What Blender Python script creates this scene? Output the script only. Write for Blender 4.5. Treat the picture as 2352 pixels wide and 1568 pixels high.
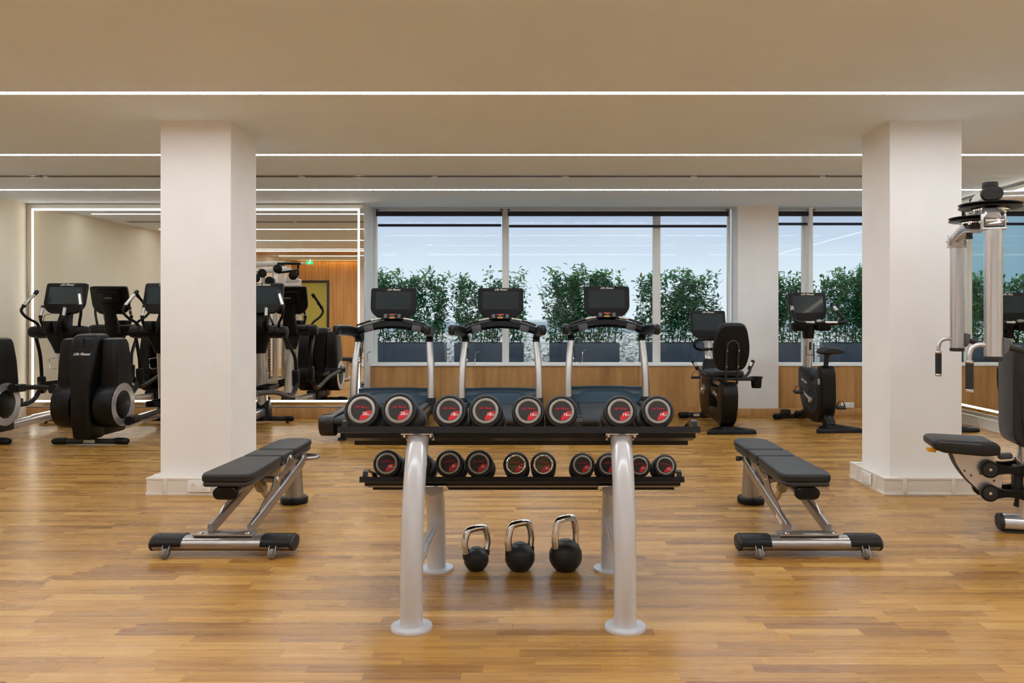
import bpy, bmesh, math, random
from mathutils import Matrix, Vector
from math import pi, sin, cos, radians as R

for o in list(bpy.data.objects):
    bpy.data.objects.remove(o, do_unlink=True)
scene = bpy.context.scene
COL = scene.collection

# ------------------------------------------------------------------ camera
F = 1825.0                       # focal length in pixels of a 2352 x 1568 frame
VX, VY = 1252.0, 725.0           # vanishing point of the room's depth axis
CAMZ = 1.25
cam = bpy.data.cameras.new('camera')
cam.sensor_width = 36.0
cam.lens = F / 2352.0 * 36.0
cam.shift_x = -(VX - 1176.0) / 2352.0
cam.shift_y = -(784.0 - VY) / 2352.0
cam.clip_end = 300
cob = bpy.data.objects.new('camera', cam)
cob.location = (0, 0, CAMZ)
cob.rotation_euler = (pi / 2, 0, 0)
COL.objects.link(cob)
scene.camera = cob

# ------------------------------------------------------------------ view, world
scene.view_settings.view_transform = 'Standard'
scene.view_settings.look = 'None'
scene.view_settings.exposure = 0.32
scene.view_settings.gamma = 1.0
scene.view_settings.use_curve_mapping = False
scene.cycles.use_denoising = True
scene.cycles.max_bounces = 9
scene.cycles.diffuse_bounces = 6
scene.cycles.glossy_bounces = 6
scene.cycles.transparent_max_bounces = 16
scene.cycles.sample_clamp_indirect = 6.0
scene.cycles.adaptive_threshold = 0.02

LED = 33.0          # strength of the ceiling LED lines
SKY = 0.92

wd = bpy.data.worlds.new('sky')
scene.world = wd
wd.use_nodes = True
nt = wd.node_tree
nt.nodes.clear()
_o = nt.nodes.new('ShaderNodeOutputWorld')
_b = nt.nodes.new('ShaderNodeBackground')
_tc = nt.nodes.new('ShaderNodeTexCoord')
_sx = nt.nodes.new('ShaderNodeSeparateXYZ')
_rp = nt.nodes.new('ShaderNodeValToRGB')
_mp = nt.nodes.new('ShaderNodeMapping')
_mp.inputs['Scale'].default_value = (1.2, 1.2, 7.0)
_nz = nt.nodes.new('ShaderNodeTexNoise')
_nz.inputs['Scale'].default_value = 2.2
_nz.inputs['Detail'].default_value = 4
_cr = nt.nodes.new('ShaderNodeValToRGB')
_mx = nt.nodes.new('ShaderNodeMix')
_mx.data_type = 'RGBA'
nt.links.new(_tc.outputs['Generated'], _sx.inputs[0])
nt.links.new(_sx.outputs['Z'], _rp.inputs[0])
_el = _rp.color_ramp.elements
_el[0].position = 0.0
_el[0].color = (0.74, 0.81, 0.87, 1)
_el[1].position = 0.60
_el[1].color = (0.92, 0.95, 1.0, 1)
for _p, _c in ((0.055, (0.68, 0.76, 0.86, 1)), (0.125, (0.44, 0.52, 0.69, 1)), (0.30, (0.62, 0.72, 0.88, 1))):
    _q = _el.new(_p)
    _q.color = _c
nt.links.new(_tc.outputs['Generated'], _mp.inputs[0])
nt.links.new(_mp.outputs[0], _nz.inputs['Vector'])
nt.links.new(_nz.outputs['Fac'], _cr.inputs[0])
_cr.color_ramp.elements[0].position = 0.45
_cr.color_ramp.elements[0].color = (0, 0, 0, 1)
_cr.color_ramp.elements[1].position = 0.75
_cr.color_ramp.elements[1].color = (0.55, 0.55, 0.55, 1)
nt.links.new(_cr.outputs[0], _mx.inputs[0])
nt.links.new(_rp.outputs[0], _mx.inputs[6])
_mx.inputs[7].default_value = (0.74, 0.77, 0.84, 1)
nt.links.new(_mx.outputs[2], _b.inputs[0])
_b.inputs[1].default_value = SKY
nt.links.new(_b.outputs[0], _o.inputs[0])

# ------------------------------------------------------------------ helpers
def px(x, Y):
    return (x - VX) / F * Y

def pz(y, Y):
    return CAMZ - (y - VY) / F * Y

def srgb(r, g, b):
    def l(c):
        c /= 255.0
        return c / 12.92 if c <= 0.04045 else ((c + 0.055) / 1.055) ** 2.4
    return (l(r), l(g), l(b), 1)

def tag(o, label=None, cat=None, group=None, kind=None):
    if label: o['label'] = label
    if cat: o['category'] = cat
    if group: o['group'] = group
    if kind: o['kind'] = kind
    return o

def empty(name, loc=(0, 0, 0), rz=0.0, label=None, cat=None, group=None, kind=None):
    o = bpy.data.objects.new(name, None)
    o.empty_display_size = 0.1
    o.location = loc
    o.rotation_euler = (0, 0, rz)
    COL.objects.link(o)
    return tag(o, label, cat, group, kind)

def kids(o):
    return [c for c in bpy.data.objects if c.parent == o]

def copy_tree(o, parent=None):
    ch = kids(o)
    c = o.copy()
    COL.objects.link(c)
    c.parent = parent
    for k in ch:
        copy_tree(k, c)
    return c

def cr(pts, k=6, closed=False):
    """Catmull-Rom through the points."""
    P = [Vector(p) for p in pts]
    n = len(P)
    out = []
    segs = n if closed else n - 1
    for i in range(segs):
        if closed:
            a, b, c, d = P[(i - 1) % n], P[i], P[(i + 1) % n], P[(i + 2) % n]
        else:
            b, c = P[i], P[i + 1]
            a = P[i - 1] if i > 0 else b * 2 - c
            d = P[i + 2] if i + 2 < n else c * 2 - b
        for j in range(k):
            t = j / k
            t2, t3 = t * t, t * t * t
            out.append(0.5 * ((2 * b) + (c - a) * t + (2 * a - 5 * b + 4 * c - d) * t2 + (3 * b - a - 3 * c + d) * t3))
    if not closed:
        out.append(P[-1])
    return out

def ell(a, b, n=14):
    return [(a * cos(2 * pi * i / n), b * sin(2 * pi * i / n)) for i in range(n)]

def rrect(w, h, r, k=4):
    """rounded rectangle, counter-clockwise, centred"""
    r = min(r, w / 2 - 1e-5, h / 2 - 1e-5)
    out = []
    for cx, cy, a0 in ((w/2 - r, h/2 - r, 0), (-w/2 + r, h/2 - r, pi/2), (-w/2 + r, -h/2 + r, pi), (w/2 - r, -h/2 + r, 1.5*pi)):
        for i in range(k + 1):
            a = a0 + pi / 2 * i / k
            out.append((cx + r * cos(a), cy + r * sin(a)))
    return out

def area2(p):
    return sum(p[i][0] * p[(i + 1) % len(p)][1] - p[(i + 1) % len(p)][0] * p[i][1] for i in range(len(p))) / 2

def roundpoly(pts, r, k=3):
    """round the corners of a polygon"""
    n = len(pts)
    out = []
    for i in range(n):
        p = Vector(pts[i]); a = Vector(pts[i - 1]); b = Vector(pts[(i + 1) % n])
        da, db = (a - p), (b - p)
        ra = min(r, da.length * 0.48); rb = min(r, db.length * 0.48)
        s = p + da.normalized() * ra; e = p + db.normalized() * rb
        for j in range(k + 1):
            t = j / k
            q = s * (1 - t) ** 2 + p * 2 * t * (1 - t) + e * t * t
            out.append((q.x, q.y))
    return out

def inset(poly, d):
    """offset a CCW polygon inwards"""
    n = len(poly)
    out = []
    for i in range(n):
        p0, p1, p2 = Vector(poly[i - 1]), Vector(poly[i]), Vector(poly[(i + 1) % n])
        e1, e2 = (p1 - p0), (p2 - p1)
        if e1.length < 1e-9 or e2.length < 1e-9:
            out.append(tuple(p1)); continue
        n1 = Vector((-e1.y, e1.x)).normalized(); n2 = Vector((-e2.y, e2.x)).normalized()
        m = n1 + n2
        if m.length < 1e-6:
            m = n1
        m.normalize()
        c = max(0.4, m.dot(n1))
        q = p1 + m * (d / c)
        out.append((q.x, q.y))
    return out

PLANES = {'xy': lambda a, b, c: (a, b, c), 'yz': lambda a, b, c: (c, a, b), 'xz': lambda a, b, c: (a, -c, b)}

class B:
    """collects shapes in one bmesh; build() links them as one mesh object"""
    def __init__(s, M=None):
        s.bm = bmesh.new()
        s.M = M or Matrix.Identity(4)

    def _v(s, p):
        return s.bm.verts.new(s.M @ Vector(p))

    def face(s, vs):
        try:
            return s.bm.faces.new(vs)
        except ValueError:
            return None

    def box(s, c, d, rot=None, bev=0.0, seg=2):
        m = Matrix.Translation(c)
        if rot:
            m = m @ Matrix.Rotation(rot[2], 4, 'Z') @ Matrix.Rotation(rot[1], 4, 'Y') @ Matrix.Rotation(rot[0], 4, 'X')
        g = bmesh.ops.create_cube(s.bm, size=1.0)
        vs = g['verts']
        for v in vs:
            v.co = Vector((v.co.x * d[0], v.co.y * d[1], v.co.z * d[2]))
        if bev > 0:
            es = list({e for v in vs for e in v.link_edges})
            rb = bmesh.ops.bevel(s.bm, geom=es, offset=min(bev, min(d) * 0.49), segments=seg, profile=0.5, affect='EDGES')
            vs = list({v for f in rb['faces'] for v in f.verts} | {v for v in vs if v.is_valid})
        bmesh.ops.transform(s.bm, matrix=s.M @ m, verts=vs)
        return s

    def bx(s, x0, x1, y0, y1, z0, z1, bev=0.0, seg=2):
        return s.box(((x0 + x1) / 2, (y0 + y1) / 2, (z0 + z1) / 2), (abs(x1 - x0), abs(y1 - y0), abs(z1 - z0)), None, bev, seg)

    def loft(s, rings, cap=True, closed=False):
        """rings: lists of equally many 3-D points"""
        R_ = [[s._v(p) for p in ring] for ring in rings]
        n = len(R_[0])
        m = len(R_)
        for i in range(m if closed else m - 1):
            a, b = R_[i], R_[(i + 1) % m]
            for j in range(n):
                s.face((a[j], a[(j + 1) % n], b[(j + 1) % n], b[j]))
        if cap and not closed:
            s.face(list(reversed(R_[0])))
            s.face(R_[-1])
        return s

    def tube(s, pts, r, n=12, prof=None, closed=False, up=(0, 0, 1), cap=True):
        """sweep a circle (radius r, or a list of radii) or the profile prof along pts"""
        P = [Vector(p) for p in pts]
        m = len(P)
        rad = r if isinstance(r, (list, tuple)) else [r] * m
        T = []
        for i in range(m):
            if closed:
                t = P[(i + 1) % m] - P[i - 1]
            else:
                t = P[min(i + 1, m - 1)] - P[max(i - 1, 0)]
            T.append(t.normalized())
        u = Vector(up)
        u = u - T[0] * u.dot(T[0])
        if u.length < 1e-4:
            u = Vector((1, 0, 0)); u = u - T[0] * u.dot(T[0])
        u.normalize()
        base = prof or ell(1, 1, n)
        rings = []
        for i in range(m):
            u = u - T[i] * u.dot(T[i])
            u.normalize()
            w = T[i].cross(u)
            rings.append([P[i] + w * (a * rad[i]) + u * (b * rad[i]) for a, b in base])
        return s.loft(rings, cap, closed)

    def cyl(s, p0, p1, r, r1=None, n=20, bev=0.0):
        p0, p1 = Vector(p0), Vector(p1)
        r1 = r if r1 is None else r1
        if bev > 0:
            d = (p1 - p0).normalized()
            pts = [p0, p0 + d * bev * 0.3, p0 + d * bev, p1 - d * bev, p1 - d * bev * 0.3, p1]
            rad = [r - bev, r - bev * 0.3, r, r1, r1 - bev * 0.3, r1 - bev]
            return s.tube(pts, rad, n)
        return s.tube([p0, p1], [r, r1], n)

    def lathe(s, prof, c=(0, 0, 0), axis='z', n=28, cap=True):
        """prof: (radius, height) pairs"""
        rings = []
        for r, h in prof:
            ring = []
            for i in range(n):
                a = 2 * pi * i / n
                x, y = r * cos(a), r * sin(a)
                if axis == 'z': p = (c[0] + x, c[1] + y, c[2] + h)
                elif axis == 'y': p = (c[0] + x, c[1] + h, c[2] - y)
                else: p = (c[0] + h, c[1] + x, c[2] + y)
                ring.append(p)
            rings.append(ring)
        return s.loft(rings, cap)

    def prism(s, poly, d0, d1, plane='xy', r=0.0, k=3):
        """extrude a polygon between d0 and d1 with rounded rims of radius r"""
        f = PLANES[plane]
        if area2(poly) < 0:
            poly = list(reversed(poly))
        if r <= 0:
            return s.loft([[f(a, b, d0) for a, b in poly], [f(a, b, d1) for a, b in poly]])
        rings = []
        for i in range(k + 1):
            t = pi / 2 * i / k
            q = inset(poly, r * (1 - sin(t)))
            rings.append([f(a, b, d0 + r * (1 - cos(t))) for a, b in q])
        for i in range(k + 1):
            t = pi / 2 * (1 - i / k)
            q = inset(poly, r * (1 - sin(t)))
            rings.append([f(a, b, d1 - r * (1 - cos(t))) for a, b in q])
        return s.loft(rings)

    def ball(s, c, rad, n=20, m=12):
        prof = []
        for i in range(1, m):
            t = -pi / 2 + pi * i / m
            prof.append((cos(t), sin(t)))
        rings = []
        for r, h in prof:
            rings.append([(c[0] + rad[0] * r * cos(2 * pi * i / n), c[1] + rad[1] * r * sin(2 * pi * i / n), c[2] + rad[2] * h) for i in range(n)])
        return s.loft(rings)

    def mesh(s, name, mat, sharp=38):
        bmesh.ops.recalc_face_normals(s.bm, faces=s.bm.faces)
        me = bpy.data.meshes.new(name)
        s.bm.to_mesh(me)
        s.bm.free()
        for p in me.polygons:
            p.use_smooth = True
        me.set_sharp_from_angle(angle=R(sharp))
        me.materials.append(mat)
        return me

    def build(s, name, mat, parent=None, label=None, cat=None, group=None, kind=None, sharp=38, loc=None):
        o = bpy.data.objects.new(name, s.mesh(name, mat, sharp))
        COL.objects.link(o)
        if parent: o.parent = parent
        if loc: o.location = loc
        return tag(o, label, cat, group, kind)

_txt = {}
def text_mesh(body, mat, size, shear=0.0, bold=0.0, ext=0.0006):
    key = (body, mat.name, round(size, 5), shear, bold)
    if key in _txt:
        return _txt[key]
    cu = bpy.data.curves.new('lettering', 'FONT')
    cu.body = body
    cu.size = size
    cu.shear = shear
    cu.offset = bold * size
    cu.extrude = ext
    cu.resolution_u = 2
    cu.align_x = 'CENTER'
    cu.align_y = 'CENTER'
    o = bpy.data.objects.new('lettering', cu)
    COL.objects.link(o)
    bpy.context.view_layer.update()
    me = bpy.data.meshes.new_from_object(o.evaluated_get(bpy.context.evaluated_depsgraph_get()))
    bpy.data.objects.remove(o, do_unlink=True)
    me.materials.clear()
    me.materials.append(mat)
    _txt[key] = me
    return me

def text(body, mat, size, M, parent, shear=0.0, bold=0.0, name='lettering', width=None):
    """lettering lying in the local xy plane of the matrix M, in the parent's space"""
    me = text_mesh(body, mat, size, shear, bold)
    o = bpy.data.objects.new(name, me)
    COL.objects.link(o)
    o.parent = parent
    sc = 1.0
    if width:
        xs = [v.co.x for v in me.vertices]
        sc = width / max(1e-6, max(xs) - min(xs))
    o.matrix_local = M @ Matrix.Diagonal((sc, sc, 1, 1))
    return o

# facing -y (towards the camera), x to the right, y up
FRONT = Matrix.Rotation(pi / 2, 4, 'X')

# ------------------------------------------------------------------ materials
def mat(name, col, rough=0.5, metal=0.0, var=0.06, scale=30.0, bump=0.0, bscale=None, coat=0.0, emit=None, estr=0.0, spec=0.5, rvar=0.0):
    m = bpy.data.materials.new(name)
    m.use_nodes = True
    t = m.node_tree
    p = t.nodes['Principled BSDF']
    tc = t.nodes.new('ShaderNodeTexCoord')
    nz = t.nodes.new('ShaderNodeTexNoise')
    nz.inputs['Scale'].default_value = scale
    nz.inputs['Detail'].default_value = 3
    t.links.new(tc.outputs['Object'], nz.inputs['Vector'])
    rp = t.nodes.new('ShaderNodeValToRGB')
    rp.color_ramp.elements[0].position = 0.3
    rp.color_ramp.elements[1].position = 0.7
    rp.color_ramp.elements[0].color = tuple(c * (1 - var) for c in col[:3]) + (1,)
    rp.color_ramp.elements[1].color = tuple(min(1, c * (1 + var)) for c in col[:3]) + (1,)
    t.links.new(nz.outputs['Fac'], rp.inputs[0])
    t.links.new(rp.outputs[0], p.inputs['Base Color'])
    p.inputs['Roughness'].default_value = rough
    p.inputs['Metallic'].default_value = metal
    p.inputs['Coat Weight'].default_value = coat
    p.inputs['Coat Roughness'].default_value = 0.08
    p.inputs['Specular IOR Level'].default_value = spec
    if rvar > 0:
        mr = t.nodes.new('ShaderNodeMapRange')
        mr.inputs['To Min'].default_value = max(0.02, rough - rvar)
        mr.inputs['To Max'].default_value = rough + rvar
        t.links.new(nz.outputs['Fac'], mr.inputs['Value'])
        t.links.new(mr.outputs[0], p.inputs['Roughness'])
    if bump > 0:
        n2 = t.nodes.new('ShaderNodeTexNoise')
        n2.inputs['Scale'].default_value = bscale or scale
        n2.inputs['Detail'].default_value = 2
        t.links.new(tc.outputs['Object'], n2.inputs['Vector'])
        bp = t.nodes.new('ShaderNodeBump')
        bp.inputs['Strength'].default_value = bump
        bp.inputs['Distance'].default_value = 0.002
        t.links.new(n2.outputs['Fac'], bp.inputs['Height'])
        t.links.new(bp.outputs[0], p.inputs['Normal'])
    if emit:
        p.inputs['Emission Color'].default_value = emit
        p.inputs['Emission Strength'].default_value = estr
    return m

def wood(name, dark, mid, light, along='x', rough=0.4, coat=0.0, stretch=9.0, scale=2.2, cathedral=0.6, tone_amt=0.0, seam=0.0):
    """oak: stretched noise and distorted bands along one axis; 'tone' tells single boards apart"""
    m = bpy.data.materials.new(name)
    m.use_nodes = True
    t = m.node_tree
    N, L = t.nodes.new, t.links.new
    p = t.nodes['Principled BSDF']
    geo = N('ShaderNodeNewGeometry')
    at = N('ShaderNodeAttribute'); at.attribute_name = 'tone'
    mul = N('ShaderNodeVectorMath'); mul.operation = 'SCALE'
    cmb = N('ShaderNodeCombineXYZ')
    for i in range(3): L(at.outputs['Fac'], cmb.inputs[i])
    L(cmb.outputs[0], mul.inputs[0]); mul.inputs['Scale'].default_value = 41.0
    add = N('ShaderNodeVectorMath'); add.operation = 'ADD'
    L(geo.outputs['Position'], add.inputs[0]); L(mul.outputs[0], add.inputs[1])
    mp = N('ShaderNodeMapping')
    mp.inputs['Scale'].default_value = {'x': (1, stretch, stretch), 'z': (stretch, stretch, 1), 'y': (stretch, 1, stretch)}[along]
    L(add.outputs[0], mp.inputs[0])
    n1 = N('ShaderNodeTexNoise'); n1.inputs['Scale'].default_value = scale; n1.inputs['Detail'].default_value = 3.5; n1.inputs['Roughness'].default_value = 0.6
    L(mp.outputs[0], n1.inputs['Vector'])
    wv = N('ShaderNodeTexWave'); wv.wave_type = 'BANDS'
    wv.bands_direction = {'x': 'Y', 'z': 'X', 'y': 'X'}[along]
    wv.inputs['Scale'].default_value = scale * 0.55; wv.inputs['Distortion'].default_value = 6.0
    wv.inputs['Detail'].default_value = 2.5; wv.inputs['Detail Scale'].default_value = 0.7
    L(mp.outputs[0], wv.inputs['Vector'])
    fine = N('ShaderNodeTexNoise'); fine.inputs['Scale'].default_value = scale * 9; fine.inputs['Detail'].default_value = 3
    L(mp.outputs[0], fine.inputs['Vector'])
    def math_(op, a, b):
        q = N('ShaderNodeMath'); q.operation = op
        for i, v in enumerate((a, b)):
            if isinstance(v, (int, float)): q.inputs[i].default_value = v
            else: L(v, q.inputs[i])
        return q.outputs[0]
    g = math_('ADD', math_('MULTIPLY', n1.outputs['Fac'], 1 - cathedral * 0.5), math_('MULTIPLY', wv.outputs['Fac'], cathedral * 0.32))
    g = math_('ADD', g, math_('MULTIPLY', math_('SUBTRACT', fine.outputs['Fac'], 0.5), 0.14))
    if tone_amt > 0:
        g = math_('ADD', g, math_('MULTIPLY', math_('SUBTRACT', at.outputs['Fac'], 0.5), tone_amt))
    rp = N('ShaderNodeValToRGB')
    e = rp.color_ramp.elements
    e[0].position = 0.18; e[0].color = dark
    e[1].position = 0.95; e[1].color = light
    q = e.new(0.55); q.color = mid
    L(g, rp.inputs[0])
    L(rp.outputs[0], p.inputs['Base Color'])
    p.inputs['Roughness'].default_value = rough
    mr = N('ShaderNodeMapRange'); mr.inputs['To Min'].default_value = rough - 0.05; mr.inputs['To Max'].default_value = rough + 0.07
    L(n1.outputs['Fac'], mr.inputs['Value']); L(mr.outputs[0], p.inputs['Roughness'])
    p.inputs['Coat Weight'].default_value = coat
    p.inputs['Coat Roughness'].default_value = 0.2
    bp = N('ShaderNodeBump'); bp.inputs['Strength'].default_value = 0.06; bp.inputs['Distance'].default_value = 0.001
    L(fine.outputs['Fac'], bp.inputs['Height']); L(bp.outputs[0], p.inputs['Normal'])
    return m

def mirror_mat(name, tint, wavy=0.0):
    m = bpy.data.materials.new(name)
    m.use_nodes = True
    t = m.node_tree
    p = t.nodes['Principled BSDF']
    p.inputs['Base Color'].default_value = tint
    p.inputs['Metallic'].default_value = 1.0
    p.inputs['Roughness'].default_value = 0.0
    tc = t.nodes.new('ShaderNodeTexCoord')
    nz = t.nodes.new('ShaderNodeTexNoise'); nz.inputs['Scale'].default_value = 0.9; nz.inputs['Detail'].default_value = 0
    t.links.new(tc.outputs['Object'], nz.inputs['Vector'])
    bp = t.nodes.new('ShaderNodeBump'); bp.inputs['Strength'].default_value = wavy; bp.inputs['Distance'].default_value = 0.01
    t.links.new(nz.outputs['Fac'], bp.inputs['Height']); t.links.new(bp.outputs[0], p.inputs['Normal'])
    return m

def glass_mat(name, tint=(0.93, 0.98, 0.98, 1), refl=1.0):
    m = bpy.data.materials.new(name)
    m.use_nodes = True
    t = m.node_tree
    t.nodes.clear()
    o = t.nodes.new('ShaderNodeOutputMaterial')
    tr = t.nodes.new('ShaderNodeBsdfTransparent'); tr.inputs[0].default_value = tint
    gl = t.nodes.new('ShaderNodeBsdfGlossy'); gl.inputs['Roughness'].default_value = 0.0
    gl.inputs[0].default_value = (refl, refl, refl, 1)
    lw = t.nodes.new('ShaderNodeLayerWeight')
    pw = t.nodes.new('ShaderNodeMath'); pw.operation = 'POWER'; pw.inputs[1].default_value = 5.0
    ma = t.nodes.new('ShaderNodeMath'); ma.operation = 'MULTIPLY_ADD'; ma.inputs[1].default_value = 0.90; ma.inputs[2].default_value = 0.014
    t.links.new(lw.outputs['Facing'], pw.inputs[0]); t.links.new(pw.outputs[0], ma.inputs[0])
    mx = t.nodes.new('ShaderNodeMixShader')
    t.links.new(ma.outputs[0], mx.inputs[0]); t.links.new(tr.outputs[0], mx.inputs[1]); t.links.new(gl.outputs[0], mx.inputs[2])
    t.links.new(mx.outputs[0], o.inputs[0])
    return m

def emit_mat(name, col, strength):
    m = bpy.data.materials.new(name)
    m.use_nodes = True
    t = m.node_tree
    t.nodes.clear()
    o = t.nodes.new('ShaderNodeOutputMaterial')
    e = t.nodes.new('ShaderNodeEmission')
    e.inputs[0].default_value = col; e.inputs[1].default_value = strength
    t.links.new(e.outputs[0], o.inputs[0])
    return m

def fabric_mat(name):
    m = bpy.data.materials.new(name)
    m.use_nodes = True
    t = m.node_tree
    t.nodes.clear()
    o = t.nodes.new('ShaderNodeOutputMaterial')
    tr = t.nodes.new('ShaderNodeBsdfTransparent'); tr.inputs[0].default_value = (0.985, 0.99, 1, 1)
    tl = t.nodes.new('ShaderNodeBsdfTranslucent'); tl.inputs[0].default_value = (0.75, 0.85, 1, 1)
    ch = t.nodes.new('ShaderNodeTexChecker'); ch.inputs['Scale'].default_value = 900
    tc = t.nodes.new('ShaderNodeTexCoord')
    mr = t.nodes.new('ShaderNodeMapRange'); mr.inputs['To Min'].default_value = 0.04; mr.inputs['To Max'].default_value = 0.12
    mx = t.nodes.new('ShaderNodeMixShader')
    t.links.new(tc.outputs['Object'], ch.inputs['Vector']); t.links.new(ch.outputs['Fac'], mr.inputs['Value'])
    t.links.new(mr.outputs[0], mx.inputs[0]); t.links.new(tr.outputs[0], mx.inputs[1]); t.links.new(tl.outputs[0], mx.inputs[2])
    t.links.new(mx.outputs[0], o.inputs[0])
    return m

PLASTER = mat('plaster', (0.84, 0.83, 0.81, 1), 0.85, var=0.02, scale=4, bump=0.25, bscale=160)
CEIL = mat('ceiling_paint', (0.80, 0.90, 1.0, 1), 0.75, var=0.015, scale=2)
CREAM = mat('cream_paint', (0.84, 0.77, 0.63, 1), 0.8, var=0.02, scale=3, bump=0.15, bscale=140)
WHITEPL = mat('white_plastic', (0.74, 0.70, 0.63, 1), 0.38, var=0.02, scale=8)
SOCKET = mat('socket_plastic', (0.84, 0.83, 0.80, 1), 0.25, var=0.01)
DARKHOLE = mat('dark_hole', (0.01, 0.01, 0.01, 1), 0.8)
FRAMEW = mat('window_frame_paint', (0.86, 0.85, 0.81, 1), 0.4, var=0.02, scale=5)
SILLW = mat('sill_paint', (0.78, 0.78, 0.76, 1), 0.35, var=0.02, scale=5)
OAKFLOOR = wood('oak_floor', srgb(134, 90, 38), srgb(178, 131, 60), srgb(206, 165, 94), 'x', rough=0.27, coat=0.10, stretch=12, scale=1.3, cathedral=0.30, tone_amt=0.46)
OAKPANEL = wood('oak_panel', srgb(156, 110, 60), srgb(200, 152, 92), srgb(220, 176, 118), 'z', rough=0.42, stretch=5, scale=1.2, cathedral=0.22, tone_amt=0.22)
OAKWALL = wood('oak_wall', srgb(156, 106, 54), srgb(202, 150, 88), srgb(220, 174, 112), 'z', rough=0.45, stretch=6, scale=1.1, cathedral=0.4, tone_amt=0.15)
SUBFLOOR = mat('subfloor', (0.10, 0.06, 0.03, 1), 0.8)
MIRROR = mirror_mat('mirror_glass', (0.93, 0.91, 0.85, 1), 0.035)
MIRROR2 = mirror_mat('mirror_bevel', (0.80, 0.76, 0.68, 1), 0.0)
GLASS = glass_mat('window_glass', (0.955, 0.99, 0.99, 1))
BLINDFAB = fabric_mat('blind_fabric')
BLINDDARK = mat('blind_dark', srgb(20, 22, 40), 0.6, var=0.04)
LEDW = emit_mat('led_white', (0.89, 0.95, 1.02, 1), LED)
LEDWARM = emit_mat('led_warm', (1.0, 0.91, 0.78, 1), 6.5)
LEDCOVE = emit_mat('led_cove', (1.0, 0.60, 0.24, 1), 7.0)
EXITG = emit_mat('exit_green', (0.05, 0.8, 0.3, 1), 1.0)
EXITW = emit_mat('exit_white', (1, 1, 1, 1), 1.2)

BLACK = mat('black_plastic', (0.0045, 0.0042, 0.0040, 1), 0.36, var=0.1, scale=200, bump=0.12, bscale=700, spec=0.22)
BLACKM = mat('matt_black', (0.014, 0.014, 0.014, 1), 0.6, var=0.1, scale=80)
HOOD = mat('slate_plastic', (0.030, 0.060, 0.085, 1), 0.28, var=0.05)
GLOSSB = mat('gloss_black', (0.010, 0.010, 0.012, 1), 0.16, var=0.05)
SCREEN = mat('screen_glass', (0.022, 0.032, 0.036, 1), 0.07, var=0.05, scale=3)
RUBBER = mat('black_rubber', (0.012, 0.012, 0.013, 1), 0.44, var=0.1, scale=60, bump=0.08, bscale=300, spec=0.4)
VINYL = mat('black_vinyl', (0.016, 0.0155, 0.016, 1), 0.42, var=0.08, scale=90, bump=0.35, bscale=420, spec=0.32)
VINYLSIDE = mat('vinyl_shell', (0.020, 0.019, 0.020, 1), 0.35, var=0.08, scale=90)
STITCH = mat('stitching', (0.30, 0.28, 0.26, 1), 0.7)
STEELBLK = mat('black_steel', (0.007, 0.007, 0.008, 1), 0.36, var=0.06, scale=120, bump=0.1, bscale=800, spec=0.3)
SILVER = mat('silver_paint', (0.60, 0.61, 0.64, 1), 0.24, metal=0.18, var=0.03, scale=400, coat=0.5)
SILVER2 = mat('silver_frame', (0.62, 0.62, 0.64, 1), 0.20, metal=0.72, var=0.03, scale=300, coat=0.25)
GREYMET = mat('grey_metallic', (0.34, 0.32, 0.31, 1), 0.28, metal=0.85, var=0.04, scale=300, coat=0.3)
ALU = mat('brushed_aluminium', (0.66, 0.65, 0.64, 1), 0.3, metal=0.9, var=0.03, scale=50)
CHROME = mat('chrome', (0.80, 0.78, 0.76, 1), 0.06, metal=1.0, var=0.02, scale=20)
GRIPSIL = mat('grip_sensor', (0.60, 0.56, 0.50, 1), 0.36, metal=0.7, var=0.02)
RINGSIL = mat('dumbbell_ring', (0.33, 0.32, 0.30, 1), 0.30, metal=0.35, var=0.03, coat=0.4)
RINGCHR = mat('ring_foil', (0.75, 0.74, 0.72, 1), 0.10, metal=0.9, var=0.05, bump=0.9, bscale=70)
BADGE = mat('badge_black', (0.018, 0.015, 0.015, 1), 0.35, var=0.1, scale=60)
BADGEFOIL = mat('badge_foil', (0.10, 0.085, 0.05, 1), 0.08, metal=0.5, var=0.3, scale=30, bump=0.9, bscale=60)
RED = mat('badge_red', (0.60, 0.010, 0.020, 1), 0.35, var=0.05)
REDTXT = mat('red_lettering', (0.50, 0.012, 0.020, 1), 0.4)
WHITETXT = mat('white_lettering', (0.85, 0.85, 0.83, 1), 0.4)
GOLDTXT = mat('pale_lettering', (0.72, 0.66, 0.55, 1), 0.4)
DARKTXT = mat('dark_lettering', (0.02, 0.02, 0.02, 1), 0.4)
YELLOW = mat('yellow_plastic', (0.80, 0.38, 0.01, 1), 0.35)
REDBTN = mat('red_button', (0.6, 0.02, 0.015, 1), 0.4)
GREENBTN = mat('green_button', (0.08, 0.45, 0.05, 1), 0.4)
GREYPL = mat('grey_plastic', (0.10, 0.10, 0.11, 1), 0.4)
CASTER = mat('caster_rubber', (0.17, 0.155, 0.14, 1), 0.55, var=0.06)
STICKER = mat('sticker', (0.75, 0.72, 0.66, 1), 0.5)
ORANGE = mat('sticker_orange', (0.65, 0.16, 0.03, 1), 0.5)
BELT = mat('tread_belt', (0.020, 0.021, 0.023, 1), 0.5, var=0.1, scale=100, bump=0.15, bscale=500)
PLANTER = mat('planter', srgb(52, 66, 84), 0.4, var=0.06, scale=6)
SOIL = mat('soil', (0.05, 0.035, 0.025, 1), 0.95, var=0.4, scale=60)
BARK = mat('bark', (0.09, 0.055, 0.03, 1), 0.85, var=0.3, scale=40)
PARAPET = mat('pale_cladding', srgb(206, 220, 228), 0.6, var=0.03, scale=2)
FACADE = mat('facade_blue', srgb(150, 188, 205), 0.3, var=0.05, scale=1)
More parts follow.
